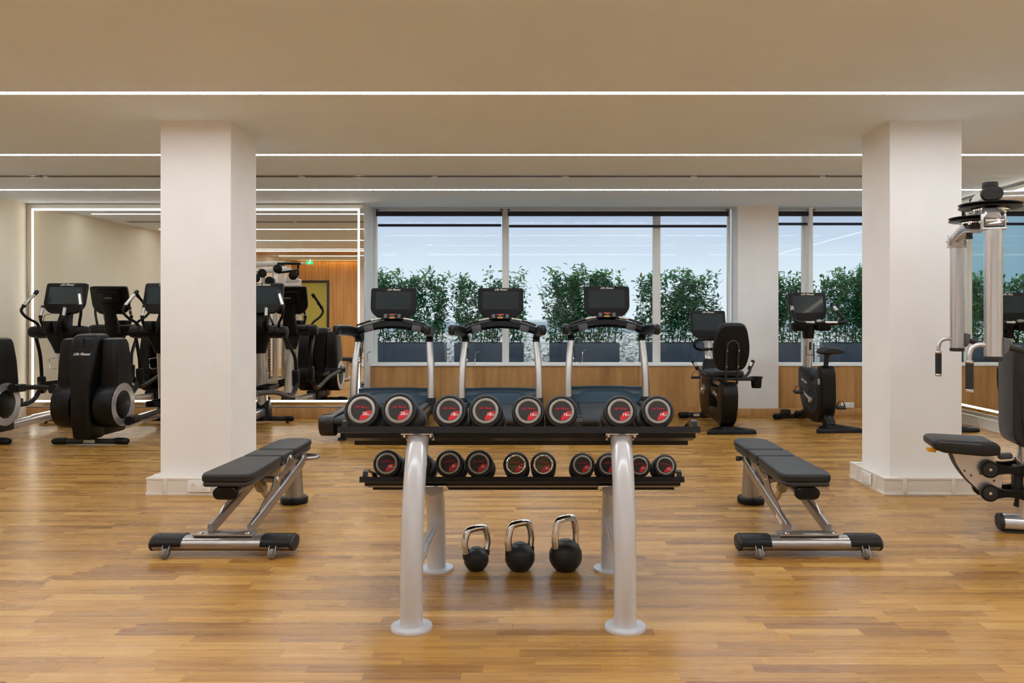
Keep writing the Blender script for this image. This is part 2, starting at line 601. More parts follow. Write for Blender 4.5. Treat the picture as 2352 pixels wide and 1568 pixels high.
PIPEW = mat('white_pipe', srgb(225, 232, 236), 0.4)
DOORGLASS = mat('door_glass', srgb(176, 168, 78), 0.25, var=0.03, scale=3)
DOORFRAME = mat('door_frame', (0.012, 0.010, 0.009, 1), 0.4)

def gravel_mat():
    m = bpy.data.materials.new('gravel')
    m.use_nodes = True
    t = m.node_tree
    p = t.nodes['Principled BSDF']
    g = t.nodes.new('ShaderNodeNewGeometry')
    v = t.nodes.new('ShaderNodeTexVoronoi'); v.inputs['Scale'].default_value = 11
    t.links.new(g.outputs['Position'], v.inputs['Vector'])
    rp = t.nodes.new('ShaderNodeValToRGB')
    rp.color_ramp.elements[0].position = 0.05; rp.color_ramp.elements[0].color = srgb(132, 140, 146)
    rp.color_ramp.elements[1].position = 0.7; rp.color_ramp.elements[1].color = srgb(238, 240, 240)
    t.links.new(v.outputs['Color'], rp.inputs[0])
    t.links.new(rp.outputs[0], p.inputs['Base Color'])
    bp = t.nodes.new('ShaderNodeBump'); bp.inputs['Distance'].default_value = 0.004; bp.invert = True
    t.links.new(v.outputs['Distance'], bp.inputs['Height']); t.links.new(bp.outputs[0], p.inputs['Normal'])
    p.inputs['Roughness'].default_value = 0.8
    return m
GRAVEL = gravel_mat()

def stone_mat():
    m = bpy.data.materials.new('pebble')
    m.use_nodes = True
    t = m.node_tree
    p = t.nodes['Principled BSDF']
    at = t.nodes.new('ShaderNodeAttribute'); at.attribute_name = 'tone'
    rp = t.nodes.new('ShaderNodeValToRGB')
    rp.color_ramp.elements[0].position = 0.0; rp.color_ramp.elements[0].color = srgb(120, 122, 124)
    rp.color_ramp.elements[1].position = 0.6; rp.color_ramp.elements[1].color = srgb(244, 243, 238)
    t.links.new(at.outputs['Fac'], rp.inputs[0]); t.links.new(rp.outputs[0], p.inputs['Base Color'])
    p.inputs['Roughness'].default_value = 0.7
    return m
STONE = stone_mat()

def leaf_mat():
    m = bpy.data.materials.new('laurel_leaf')
    m.use_nodes = True
    t = m.node_tree
    p = t.nodes['Principled BSDF']
    at = t.nodes.new('ShaderNodeAttribute'); at.attribute_name = 'tone'
    rp = t.nodes.new('ShaderNodeValToRGB')
    e = rp.color_ramp.elements
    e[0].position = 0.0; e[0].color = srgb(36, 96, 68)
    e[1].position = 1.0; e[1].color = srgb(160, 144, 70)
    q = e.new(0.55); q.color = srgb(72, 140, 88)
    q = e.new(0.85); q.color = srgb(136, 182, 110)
    t.links.new(at.outputs['Fac'], rp.inputs[0])
    t.links.new(rp.outputs[0], p.inputs['Base Color'])
    p.inputs['Roughness'].default_value = 0.35
    tl = t.nodes.new('ShaderNodeBsdfTranslucent')
    t.links.new(rp.outputs[0], tl.inputs[0])
    mx = t.nodes.new('ShaderNodeMixShader'); mx.inputs[0].default_value = 0.3
    o = t.nodes['Material Output']
    t.links.new(p.outputs[0], mx.inputs[1]); t.links.new(tl.outputs[0], mx.inputs[2]); t.links.new(mx.outputs[0], o.inputs[0])
    return m
LEAF = leaf_mat()

# ------------------------------------------------------------------ room shell
XL, XR = -6.32, 4.90             # side walls
YF, YM = -0.40, 9.70             # wall behind the camera, mirror wall
YW = 10.16                       # window plane
ZC = 2.62                        # ceiling
rnd = random.Random(7)

# floor: a slab, the 300 strips that show largest as parts, the rest joined
flo = B().bx(XL - 0.2, XR + 0.2, YF - 0.2, YW + 0.1, -0.08, -0.012).build('floor', SUBFLOOR, label='honey oak strip parquet floor of the gym', cat='floor', kind='structure')
SW, GAP, TH = 0.065, 0.0003, 0.012
LENS = (0.34, 0.42, 0.48, 0.54, 0.62)
planks = []
y = YF
while y < YM + 0.30:
    x = XL - rnd.uniform(0, 0.5)
    while x < XR:
        L_ = rnd.choice(LENS)
        planks.append((x, y, L_, rnd.choice((0.05, 0.2, 0.35, 0.42, 0.5, 0.5, 0.58, 0.65, 0.8, 0.95))))
        x += L_
    y += SW
def plank_score(p):
    X, Y = p[0] + p[2] / 2, p[1] + SW / 2
    if Y < 2.70: return -1
    u = VX + X / Y * F
    if u < -60 or u > 2412: return -1
    return 1.0 / (Y * Y * Y) * p[2]
ranked = sorted(range(len(planks)), key=lambda i: -plank_score(planks[i]))
single = {i for i in ranked[:300]}
plank_me = {}
def plank_geo(L_, b, ox, oy, oz):
    x0, x1, y0, y1 = ox + GAP / 2, ox + L_ - GAP / 2, oy + GAP / 2, oy + SW - GAP / 2
    c = 0.0003
    lo = [(x0, y0, oz - TH), (x1, y0, oz - TH), (x1, y1, oz - TH), (x0, y1, oz - TH)]
    mi = [(x0, y0, oz - c), (x1, y0, oz - c), (x1, y1, oz - c), (x0, y1, oz - c)]
    hi = [(x0 + c, y0 + c, oz), (x1 - c, y0 + c, oz), (x1 - c, y1 - c, oz), (x0 + c, y1 - c, oz)]
    return lo + mi + hi, [tuple(i + b for i in f) for f in
        ((0, 1, 5, 4), (1, 2, 6, 5), (2, 3, 7, 6), (3, 0, 4, 7), (4, 5, 9, 8), (5, 6, 10, 9), (6, 7, 11, 10), (7, 4, 8, 11), (8, 9, 10, 11))]
def toned(name, vs, fs, tones, m):
    me = bpy.data.meshes.new(name)
    me.from_pydata(vs, [], fs)
    a = me.attributes.new('tone', 'FLOAT', 'POINT')
    a.data.foreach_set('value', tones)
    me.materials.append(m)
    return me
V_, F_, T_ = [], [], []
for i, (X, Y, L_, tone) in enumerate(planks):
    if i in single:
        k = (L_, tone)
        if k not in plank_me:
            v, f = plank_geo(L_, 0, -L_ / 2, -SW / 2, 0)
            plank_me[k] = toned('plank', v, f, [tone] * len(v), OAKFLOOR)
        o = bpy.data.objects.new('plank', plank_me[k])
        o.location = (X + L_ / 2, Y + SW / 2, rnd.uniform(-0.0003, 0.0))
        COL.objects.link(o); o.parent = flo
    else:
        v, f = plank_geo(L_, len(V_), X, Y, rnd.uniform(-0.0003, 0.0))
        V_ += v; F_ += f; T_ += [min(1, max(0, tone + rnd.uniform(-0.06, 0.06)))] * len(v)
o = bpy.data.objects.new('planks', toned('planks', V_, F_, T_, OAKFLOOR))
COL.objects.link(o); o.parent = flo; o['kind'] = 'stuff'

# ceiling with recessed slots
LIGHTS_Y = [4.893, 6.776, 8.651, 3.01, 1.13]
LW = 0.062
VENT_Y, VW = 7.79, 0.105
slots = sorted([(yy - LW / 2, yy + LW / 2) for yy in LIGHTS_Y] + [(VENT_Y - VW / 2, VENT_Y + VW / 2)] + [(-0.36, -0.22)])
ce = B()
y0 = YF - 0.2
for a, b in slots:
    ce.bx(XL - 0.2, XR + 0.2, y0, a, ZC, ZC + 0.14)
    ce.bx(XL - 0.2, XL + 0.2, a, b, ZC, ZC + 0.14)
    ce.bx(XR - 0.15, XR + 0.2, a, b, ZC, ZC + 0.14)
    ce.bx(XL + 0.2, XR - 0.15, a, b, ZC + 0.05, ZC + 0.14)
    y0 = b
ce.bx(XL - 0.2, XR + 0.2, y0, YW + 0.12, ZC, ZC + 0.14)
ce.build('ceiling', CEIL, label='smooth pale painted ceiling with recessed light slots', cat='ceiling', kind='structure')

lt_lab = {4.893: 'long recessed LED light line in the ceiling, nearest the camera in view',
          6.776: 'long recessed LED light line in the ceiling, meeting both pillars behind',
          8.651: 'long recessed LED light line in the ceiling, closest to the windows',
          3.01: 'recessed LED light line overhead, seen as the fourth line in the left mirror',
          1.13: 'recessed LED light line overhead, seen farthest back in the left mirror'}
for yy in LIGHTS_Y:
    e = empty('ceiling_light', (0, yy, ZC), 0, lt_lab[yy], 'light', 'recessed LED lines of the ceiling')
    B().bx(XL + 0.2, XR - 0.15, -LW / 2 + 0.004, LW / 2 - 0.004, 0.004, 0.010).build('diffuser', LEDW, e)
    h = B()
    for s_ in (-1, 1):
        h.bx(XL + 0.2, XR - 0.15, s_ * (LW / 2 - 0.004), s_ * LW / 2, 0.0005, 0.045)
    h.build('housing', ALU, e)
e = empty('cove_light', (-4.73, -0.29, ZC), 0, 'warm cove light line washing the oak wall', 'light')
B().bx(-1.39, 1.39, -0.025, 0.025, 0.030, 0.038).build('diffuser', LEDCOVE, e)
B().bx(-1.39, 1.39, -0.06, 0.06, 0.040, 0.046).build('housing', ALU, e)

# slot air vents
vx = -6.05
labs = ['slot air vent in the ceiling at far left', 'slot air vent in the ceiling left of the left pillar', 'slot air vent in the ceiling behind the left pillar',
        'slot air vent in the ceiling above the left treadmill', 'slot air vent in the ceiling above the middle treadmill',
        'slot air vent in the ceiling above the right treadmill', 'slot air vent in the ceiling above the recumbent bike', 'slot air vent in the ceiling behind the right pillar']
edges = [-6.12, -4.93, -3.66, -2.40, -1.09, 0.20, 1.47, 2.74, 4.02]
for i in range(8):
    a, b = edges[i] + 0.03, edges[i + 1] - 0.03
    e = empty('air_vent', ((a + b) / 2, VENT_Y, ZC), 0, labs[i], 'vent', 'slot vents of the ceiling')
    w = b - a
    fr = B()
    for s_ in (-1, 1):
        fr.bx(-w / 2, w / 2, s_ * VW / 2, s_ * (VW / 2 - 0.014), -0.006, 0.045)
        fr.bx(s_ * w / 2, s_ * (w / 2 - 0.012), -VW / 2, VW / 2, 0.001, 0.045)
    fr.build('frame', GREYMET, e)
    B().bx(-w / 2, w / 2, -VW / 2, VW / 2, 0.046, 0.049).build('backing', DARKHOLE, e)
    for k in range(3):
        yy = -0.024 + 0.024 * k
        B().box((0, yy, 0.014), (w - 0.02, 0.012, 0.003), (0.7, 0, 0)).build('slat', ALU, e)

# soffit with a warm light edge over the entrance, seen only in the mirror
so = B().bx(XL, -3.34, 1.75, 2.62, ZC - 0.020, ZC - 0.001).build('trim_1', OAKWALL, label='flush oak ceiling board above the entrance side', cat='ceiling trim', kind='structure')
e = empty('cove_light', (0, 2.70, ZC), 0, 'bright cove light beside the oak ceiling board, seen in the mirror', 'light')
B().bx(XL + 0.2, XR - 0.15, -0.05, 0.05, -0.016, -0.008, 0.002).build('diffuser', LEDWARM, e)
B().bx(XL + 0.2, XR - 0.15, -0.06, 0.06, -0.008, -0.001).build('housing', ALU, e)

# side walls, far wall, wall behind the camera
B().bx(XL - 0.2, XL, YF - 0.2, YW + 0.1, -0.08, ZC).build('wall_left', CREAM, label='plain cream wall on the left', cat='wall', kind='structure')
B().bx(XR, XR + 0.2, YF - 0.2, YW + 0.1, -0.08, ZC).build('wall_right', CREAM, label='cream wall on the right behind the mirror', cat='wall', kind='structure')
XW0, XW1, XC1 = -2.19, 2.40, 2.905    # main window opening, column
YP = 9.955                            # face of the oak parapet panels
ZS = 0.632
wb = B()
wb.bx(XL, XW0, YM, YW + 0.1, 0, ZC)
wb.bx(XW0, XW1, YP + 0.02, YW + 0.1, 0, ZS - 0.012)
wb.bx(XW1, XC1, 9.89, YW + 0.1, 0, ZC)
wb.bx(XC1, XR, YP + 0.02, YW + 0.1, 0, ZS - 0.012)
wbo = wb.build('wall_back', PLASTER, label='far wall with the windows, column and mirror', cat='wall', kind='structure')
def panel(parent, m, x0, x1, y0, y1, z0, z1, tone):
    bb = B().bx(x0, x1, y0, y1, z0, z1, 0.0012, 1)
    o = bb.build('wood_panel', m, parent)
    a = o.data.attributes.new('tone', 'FLOAT', 'POINT')
    a.data.foreach_set('value', [tone] * len(o.data.vertices))
    return o
xs = [XW0, -1.30, -0.06, 1.18, XW1]
for i in range(4):
    panel(wbo, OAKPANEL, xs[i] + 0.001, xs[i + 1] - 0.001, YP, YP + 0.018, 0.10, ZS - 0.014, rnd.random())
xs = [XC1, 3.90, XR]
for i in range(2):
    panel(wbo, OAKPANEL, xs[i] + 0.001, xs[i + 1] - 0.001, YP, YP + 0.018, 0.10, ZS - 0.014, rnd.random())
bb = B()
bb.bx(XW0, XW1 - 0.012, YP - 0.014, YP + 0.018, 0.0, 0.098, 0.002)
bb.bx(XC1 + 0.012, XR, YP - 0.014, YP + 0.018, 0.0, 0.098, 0.002)
bb.bx(XW1 - 0.012, XC1 + 0.012, 9.874, 9.889, 0.0, 0.098, 0.002)
bb.bx(XW1 - 0.012, XW1 - 0.001, 9.889, YP - 0.015, 0.0, 0.098)
bb.bx(XC1 + 0.001, XC1 + 0.012, 9.889, YP - 0.015, 0.0, 0.098)
bb.bx(XL, XW0 - 0.001, YM - 0.016, YM - 0.001, 0.0, 0.13, 0.002)
bo = bb.build('baseboard_back', OAKPANEL, label='oak skirting along the far wall', cat='baseboard', kind='structure')
a = bo.data.attributes.new('tone', 'FLOAT', 'POINT'); a.data.foreach_set('value', [0.4] * len(bo.data.vertices))
B().bx(XW0, XW1, YP - 0.012, YW + 0.02, ZS - 0.012, ZS, 0.003).bx(XC1, XR, YP - 0.012, YW + 0.02, ZS - 0.012, ZS, 0.003).build('trim_2', SILLW, label='white window sill above the oak panels', cat='sill', kind='structure')

wf = B().bx(XL - 0.2, XR + 0.2, YF - 0.2, YF - 0.02, -0.08, ZC).build('wall_front', PLASTER, label='wall behind the camera with oak panels and a door, seen in the mirror', cat='wall', kind='structure')
DX0, DX1, DZ = -6.27, -5.376, 2.13
xs = [XL, DX0, DX1, -4.36, -3.34]
for i in range(4):
    if xs[i + 1] - xs[i] > 0.02:
        panel(wf, OAKWALL, xs[i] + 0.001, xs[i + 1] - 0.001, YF - 0.02, YF, DZ if i == 1 else 0.0, ZC - 0.002, rnd.random())
d = B()
d.bx(DX0, DX0 + 0.055, YF - 0.02, YF + 0.02, 0, DZ, 0.003).bx(DX1 - 0.055, DX1, YF - 0.02, YF + 0.02, 0, DZ, 0.003).bx(DX0 + 0.055, DX1 - 0.055, YF - 0.02, YF + 0.02, DZ - 0.06, DZ, 0.003)
do = d.build('door_1', DOORFRAME, label='door with a black frame and yellow-green glass, seen in the mirror', cat='door', kind='structure')
B().bx(DX0 + 0.055, DX1 - 0.055, YF - 0.018, YF - 0.004, 0.002, DZ - 0.06).build('pane', DOORGLASS, do)
B().tube([(DX0 + 0.11, YF + 0.045, 0.95), (DX0 + 0.11, YF + 0.045, 1.25)], 0.010).cyl((DX0 + 0.11, YF - 0.004, 0.98), (DX0 + 0.11, YF + 0.045, 0.98), 0.007).cyl((DX0 + 0.11, YF - 0.004, 1.22), (DX0 + 0.11, YF + 0.045, 1.22), 0.007).build('door_handle', CHROME, do)
ex = empty('exit_sign', (-5.72, 0.02, ZC - 0.02), 0, 'small green and white exit sign hanging above the door, seen in the mirror', 'sign')
B().bx(-0.10, 0.06, -0.012, 0.012, -0.10, -0.02, 0.002).build('green_panel', EXITG, ex)
B().prism([(-0.045, -0.045), (-0.045, -0.052), (-0.015, -0.052), (-0.015, -0.035), (0.012, -0.060), (-0.015, -0.085), (-0.015, -0.068), (-0.045, -0.068)], -0.0135, -0.0125, 'xz').prism(rrect(0.024, 0.055, 0.002), -0.0135, -0.0125, 'xz').build('pictogram', EXITW, ex)
B().bx(-0.03, -0.01, -0.006, 0.006, -0.02, 0.02).build('hanger', ALU, ex)

# pillars with white trunking at the foot
def power_outlet(name, loc, rz, label, n=2):
    e = empty(name, loc, rz, label, 'socket', 'wall sockets')
    B().prism(rrect(0.081 * n, 0.081, 0.006), 0.001, 0.012, 'xz', 0.003).build('cover_plate', SOCKET, e)
    for k in range(n):
        cx = (k - (n - 1) / 2) * 0.071
        b = B()
        b.lathe([(0.021, -0.0125), (0.0225, -0.0135), (0.0225, -0.0145), (0.0195, -0.0150), (0.0185, -0.0128), (0.0, -0.0126)], (cx, 0, 0), 'y', 24, False)
        b.build('socket_ring', SOCKET, e)
        h = B()
        for s_ in (-1, 1):
            h.cyl((cx + s_ * 0.0095, -0.0135, 0), (cx + s_ * 0.0095, -0.0124, 0), 0.0028, n=10)
            h.box((cx, -0.0137, s_ * 0.018), (0.005, 0.002, 0.003))
        h.build('contact_hole', DARKHOLE, e)
    return e

def pillar(x0, x1, y0, y1, label, tlabel, side):
    B().bx(x0, x1, y0, y1, 0, ZC).build('pillar', PLASTER, label=label, cat='pillar', kind='structure')
    p_ = 0.07
    t = empty('baseboard_' + side, ((x0 + x1) / 2, (y0 + y1) / 2, 0), 0, tlabel, 'cable trunking', None, 'structure')
    cx, cy = (x0 + x1) / 2, (y0 + y1) / 2
    hx, hy = (x1 - x0) / 2, (y1 - y0) / 2
    Z1 = 0.121
    def ring(b, o0, o1, z0, z1, bev=0.0):
        b.bx(-hx - o1, hx + o1, -hy - o1, -hy - o0, z0, z1, bev)
        b.bx(-hx - o1, hx + o1, hy + o0, hy + o1, z0, z1, bev)
        b.bx(-hx - o1, -hx - o0, -hy - o0, hy + o0, z0, z1, bev)
        b.bx(hx + o0, hx + o1, -hy - o0, hy + o0, z0, z1, bev)
    b = B(); ring(b, 0.001, p_ - 0.003, 0.0, Z1 - 0.004); b.build('channel', WHITEPL, t)
    b = B(); ring(b, 0.001, p_, Z1 - 0.014, Z1, 0.001); b.build('top_rim', WHITEPL, t)
    b = B(); ring(b, 0.002, p_ + 0.002, 0.0, 0.016, 0.001); b.build('foot_rim', WHITEPL, t)
    # cover joints
    def clip(px_, py_, wx, wy):
        B().bx(px_ - wx / 2, px_ + wx / 2, py_ - wy / 2, py_ + wy / 2, 0.001, Z1 + 0.002, 0.001).build('joint_clip', WHITEPL, t)
    for f in (-0.18, 0.16):
        clip(f, -hy - 0.036, 0.026, p_ + 0.010)
        clip(-hx - 0.036, f, p_ + 0.010, 0.02)
        clip(hx + 0.036, f, p_ + 0.010, 0.02)
    return t
pillar(-2.71, -2.215, 5.60, 6.09, 'square white plaster pillar on the left, behind the bench', 'white cable trunking around the foot of the left pillar', 'left')
pillar(2.43, 2.936, 5.60, 6.09, 'square white plaster pillar on the right, beside the chest machine', 'white cable trunking around the foot of the right pillar', 'right')
power_outlet('power_outlet', (px(458, 5.53), 5.60 - 0.071, 0.066), 0, 'double wall socket in the trunking of the left pillar')
power_outlet('power_outlet', (2.43 - 0.071, 5.82, 0.066), -pi / 2, 'double wall socket in the side trunking of the right pillar')
power_outlet('power_outlet', (px(1946, YP), YP - 0.002, pz(941, YP) + 0.055), 0, 'small wall socket on the oak panel behind the upright bike')
t = empty('baseboard_side', (XR, 0, 0), 0, 'white cable trunking along the foot of the right mirror wall', 'cable trunking', None, 'structure')
b = B(); b.bx(-0.068, -0.001, 2.0, YP - 0.02, 0, 0.118); b.build('channel', WHITEPL, t)
b = B(); b.bx(-0.071, -0.001, 2.0, YP - 0.02, 0.107, 0.121, 0.001).bx(-0.073, -0.001, 2.0, YP - 0.02, 0, 0.016, 0.001); b.build('rim', WHITEPL, t)
for k in range(10):
    yy = 2.6 + k * 0.78
    B().bx(-0.074, -0.0005, yy - 0.012, yy + 0.012, 0.001, 0.123, 0.001).build('joint_clip', WHITEPL, t)

# mirrors with LED frames
def mirror_panel(name, W, H, label, M):
    """mirror in the local xz plane facing -y, lower left corner at the origin"""
    e = empty(name, (0, 0, 0), 0, label, 'mirror')
    e.matrix_world = M
    i0, lw = 0.058, 0.022
    B().bx(i0 + lw, W - i0 - lw, -0.012, -0.004, i0 + lw, H - i0 - lw).build('mirror_glass', MIRROR, e)
    def strip(k, a, b_):
        # frame side: outer edge lower than the inner one
        pass
    def trap(o, i, yo, yi):
        return [[(o, yo, o), (W - o, yo, o), (W - o, yo, H - o), (o, yo, H - o)], [(i, yi, i), (W - i, yi, i), (W - i, yi, H - i), (i, yi, H - i)]]
    outer, inner = trap(0.004, i0, -0.006, -0.017)
    for k in range(4):
        b = B()
        v = [b._v(outer[k]), b._v(outer[(k + 1) % 4]), b._v(inner[(k + 1) % 4]), b._v(inner[k])]
        b.face(v)
        w = [b._v((q.co.x, -0.001, q.co.z)) for q in v] if False else None
        b.bm.faces.ensure_lookup_table()
        g = bmesh.ops.extrude_face_region(b.bm, geom=[b.bm.faces[0]])
        for q in g['geom']:
            if isinstance(q, bmesh.types.BMVert):
                q.co.y = -0.002
        b.build('bevel_frame', MIRROR2, e)
    for (x0, x1, z0, z1) in ((i0, W - i0, i0, i0 + lw), (i0, W - i0, H - i0 - lw, H - i0), (i0, i0 + lw, i0 + lw, H - i0 - lw), (W - i0 - lw, W - i0, i0 + lw, H - i0 - lw)):
        B().bx(x0, x1, -0.014, -0.005, z0, z1).build('led_strip', LEDWARM, e)
    b = B()
    for s0, s1 in ((0, 0.004), (W - 0.004, W)):
        b.bx(s0, s1, -0.02, -0.001, 0, H)
    b.bx(0, W, -0.02, -0.001, 0, 0.004).bx(0, W, -0.02, -0.001, H - 0.004, H)
    b.build('edge_trim', ALU, e)
    return e
mirror_panel('wall_mirror', (XW0 - 0.012) - (XL + 0.004), ZC - 0.006 - 0.142, 'large wall mirror with a glowing LED frame behind the cross trainers', Matrix.Translation((XL + 0.004, YM - 0.001, 0.142)))
mirror_panel('wall_mirror', 7.0, ZC - 0.006 - 0.142, 'large wall mirror with a glowing LED frame on the right wall', Matrix.Translation((XR - 0.001, 9.70, 0.142)) @ Matrix.Rotation(-pi / 2, 4, 'Z'))

# windows
def window(name, x0, x1, mull, label, post=()):
    e = empty(name, ((x0 + x1) / 2, YW, ZS), 0, label, 'window', None, 'structure')
    cx = (x0 + x1) / 2
    H = ZC - ZS
    b = B()
    fw = 0.035
    b.bx(x0 - cx, x0 - cx + fw, 0, 0.07, 0, H, 0.003).bx(x1 - cx - fw, x1 - cx, 0, 0.07, 0, H, 0.003)
    b.bx(x0 - cx + fw, x1 - cx - fw, 0, 0.07, 0, 0.022, 0.002).bx(x0 - cx + fw, x1 - cx - fw, 0, 0.07, H - 0.05, H - 0.001, 0.002)
    b.build('window_frame', FRAMEW, e)
    prev = x0 + fw
    for m_, w in mull:
        q = B().bx(m_ - w / 2 - cx, m_ + w / 2 - cx, 0.004, 0.066, 0.022, H - 0.05, 0.003)
        q.bx(m_ - w * 0.16 - cx, m_ + w * 0.16 - cx, -0.006, 0.004, 0.022, H - 0.05, 0.002)
        q.build('mullion', FRAMEW, e)
        B().bx(prev - cx, m_ - w / 2 - cx, 0.030, 0.038, 0.022, H - 0.05).build('pane', GLASS, e)
        prev = m_ + w / 2
    B().bx(prev - cx, x1 - fw - cx, 0.030, 0.038, 0.022, H - 0.05).build('pane', GLASS, e)
    for m_, w in post:
        B().bx(m_ - w / 2 - cx, m_ + w / 2 - cx, -0.12, -0.05, 0.001, H - 0.001, 0.004).build('post', PLASTER, e)
    return e
window('window_1', XW0 + 0.001, XW1 - 0.03, [(px(1161, YW), 0.085), (px(1508.5, YW), 0.095)], 'wide main window behind the treadmills')
window('window_2', XC1 + 0.001, XR - 0.002, [(px(1850, YW), 0.075), (4.35, 0.08)], 'window right of the column behind the upright bike', [(px(1861, 10.07), 0.05)])

def blind(x0, x1, y, zr, zb, label):
    """zr: roller axis height, zb: height of the bottom bar's lower edge"""
    e = empty('roller_blind', ((x0 + x1) / 2, y, zr), 0, label, 'blind', 'roller blinds at the windows')
    w = (x1 - x0) / 2
    B().cyl((-w, 0, 0), (w, 0, 0), 0.030, n=18).build('roller', BLINDDARK, e)
    B().bx(-w + 0.008, w - 0.008, 0.027, 0.0285, zb - zr + 0.03, 0.0).build('fabric', BLINDFAB, e)
    B().box((0, 0.028, zb - zr + 0.018), (2 * w - 0.01, 0.014, 0.034), None, 0.005).build('bottom_bar', BLINDDARK, e)
    for s_ in (-1, 1):
        q = B()
        q.box((s_ * (w + 0.006), 0, 0.012), (0.008, 0.055, 0.085), None, 0.002)
        q.box((s_ * (w - 0.004), 0, 0.052), (0.045, 0.055, 0.006), None, 0.002)
        q.build('bracket', BLINDDARK, e)
    return e
YB = 10.075
blind(px(866, YB), px(1152, YB), YB, pz(491, YB), pz(520, YB), 'dark rolled-up roller blind at the left pane of the main window')
blind(px(1168, YB), px(1671, YB), YB, pz(491, YB), pz(522, YB), 'wide dark rolled-up roller blind at the right panes of the main window')
blind(XC1 + 0.03, px(1858, YB), YB, pz(491, YB), pz(517, YB), 'narrow dark roller blind beside the column')
blind(px(1868, YB), XR - 0.06, YB, pz(491, YB), pz(517, YB), 'dark roller blind of the right window, partly behind the pillar')

# ------------------------------------------------------------------ dumbbell rack
RK = -0.107
rack = empty('dumbbell_rack', (RK, 3.55, 0), 0, 'two-tier dumbbell rack with silver tube legs and black trays', 'rack')
def Yr(Y): return Y - 3.55
LX = 0.4275
TANT = math.tan(R(17))
for s_ in (-1, 1):
    pts = cr([(s_ * LX, Yr(3.181), 0.010), (s_ * LX, Yr(3.178), 0.20), (s_ * LX, Yr(3.205), 0.42), (s_ * LX, Yr(3.275), 0.62), (s_ * LX, Yr(3.345), 0.735)], 6)
    lg = B().tube(pts, 0.0455, 28).build('leg', SILVER, rack)
    B().lathe([(0.0455, 0.0), (0.083, 0.0), (0.084, 0.006), (0.081, 0.013), (0.060, 0.014), (0.0455, 0.014)], (s_ * LX, Yr(3.181), 0), 'z', 40).build('base_plate', SILVER, lg)
    pts = cr([(s_ * LX, Yr(3.915), 0.010), (s_ * LX, Yr(3.915), 0.15), (s_ * LX, Yr(3.885), 0.30), (s_ * LX, Yr(3.825), 0.415)], 6)
    lg = B().tube(pts, 0.0455, 28).build('leg', SILVER, rack)
    B().lathe([(0.0455, 0.0), (0.083, 0.0), (0.084, 0.006), (0.081, 0.013), (0.060, 0.014), (0.0455, 0.014)], (s_ * LX, Yr(3.915), 0), 'z', 40).build('base_plate', SILVER, lg)
    B().tube([(s_ * LX, Yr(3.19), 0.225), (s_ * LX, Yr(3.91), 0.225)], 0.026, 20).build('stretcher', SILVER, rack)
    for (yy, zz) in ((3.362, 0.744), (3.808, 0.430)):
        q = B().box((s_ * LX, Yr(yy), zz), (0.135, 0.11, 0.008), (-R(17), 0, 0), 0.001)
        for bx_ in (-0.055, 0.055):
            for by_ in (-0.04, 0.04):
                q.cyl((s_ * LX + bx_, Yr(yy) + by_, zz - 0.014 - by_ * TANT), (s_ * LX + bx_, Yr(yy) + by_, zz + 0.004 - by_ * TANT), 0.007, n=8)
        q.build('mounting_plate', CHROME, rack)
def tray(Y0, Z0, depth, W):
    """steel tray sloping down away from the camera; plate surface starts at (Y0, Z0)"""
    c, s_ = cos(R(17)), sin(R(17))
    def P_(u, v): return (Yr(Y0) + u * c + v * s_, Z0 - u * s_ + v * c)
    outline = [P_(-0.012, 0.004), P_(0.002, 0.004), P_(0.010, -0.001), P_(0.105, -0.001), P_(0.112, -0.022), P_(depth - 0.115, -0.022), P_(depth - 0.108, -0.001),
               P_(depth - 0.012, -0.001), P_(depth, 0.020), P_(depth + 0.006, 0.020), P_(depth + 0.006, -0.030), P_(depth - 0.004, -0.030), P_(depth - 0.014, -0.006),
               P_(depth - 0.104, -0.006), P_(depth - 0.110, -0.027), P_(0.107, -0.027), P_(0.100, -0.006), P_(0.004, -0.006), P_(0.000, -0.022), P_(-0.012, -0.022)]
    B().prism(outline, -W / 2, W / 2, 'yz').build('tray', STEELBLK, rack, sharp=30)
    for e_ in (-1, 1):
        x_ = e_ * (W / 2 - 0.016)
        pts = []
        for u, v in ((0.03, 0.0), (0.035, 0.030), (0.055, 0.042), (depth - 0.07, 0.042), (depth - 0.05, 0.030), (depth - 0.045, 0.0)):
            yy, zz = P_(u, v)
            pts.append((x_, yy, zz))
        B().tube(pts, 1.0, prof=[(-0.012, -0.002), (0.012, -0.002), (0.012, 0.002), (-0.012, 0.002)], up=(1, 0, 0) if False else (0, 1, 0)).build('end_stop', STEELBLK, rack)
W_T = 1.500
tray(3.300, 0.785, 0.300, W_T)
tray(3.680, 0.500, 0.300, W_T)

def lens_poly(r, n=14):
    """red corner of the badge: badge disc cut by a bigger circle from the lower right"""
    cx, cy, q = 0.88 * r, -0.95 * r, 0.95 * r
    d = math.hypot(cx, cy)
    base = math.atan2(cy, cx)
    al = math.acos((r * r + d * d - q * q) / (2 * r * d))
    be = math.acos((q * q + d * d - r * r) / (2 * q * d))
    pts = [(r * cos(base - al + 2 * al * i / n), r * sin(base - al + 2 * al * i / n)) for i in range(n + 1)]
    pts += [(cx + q * cos(base + pi - be + 2 * be * i / n), cy + q * sin(base + pi - be + 2 * be * i / n)) for i in range(1, n)]
    return pts

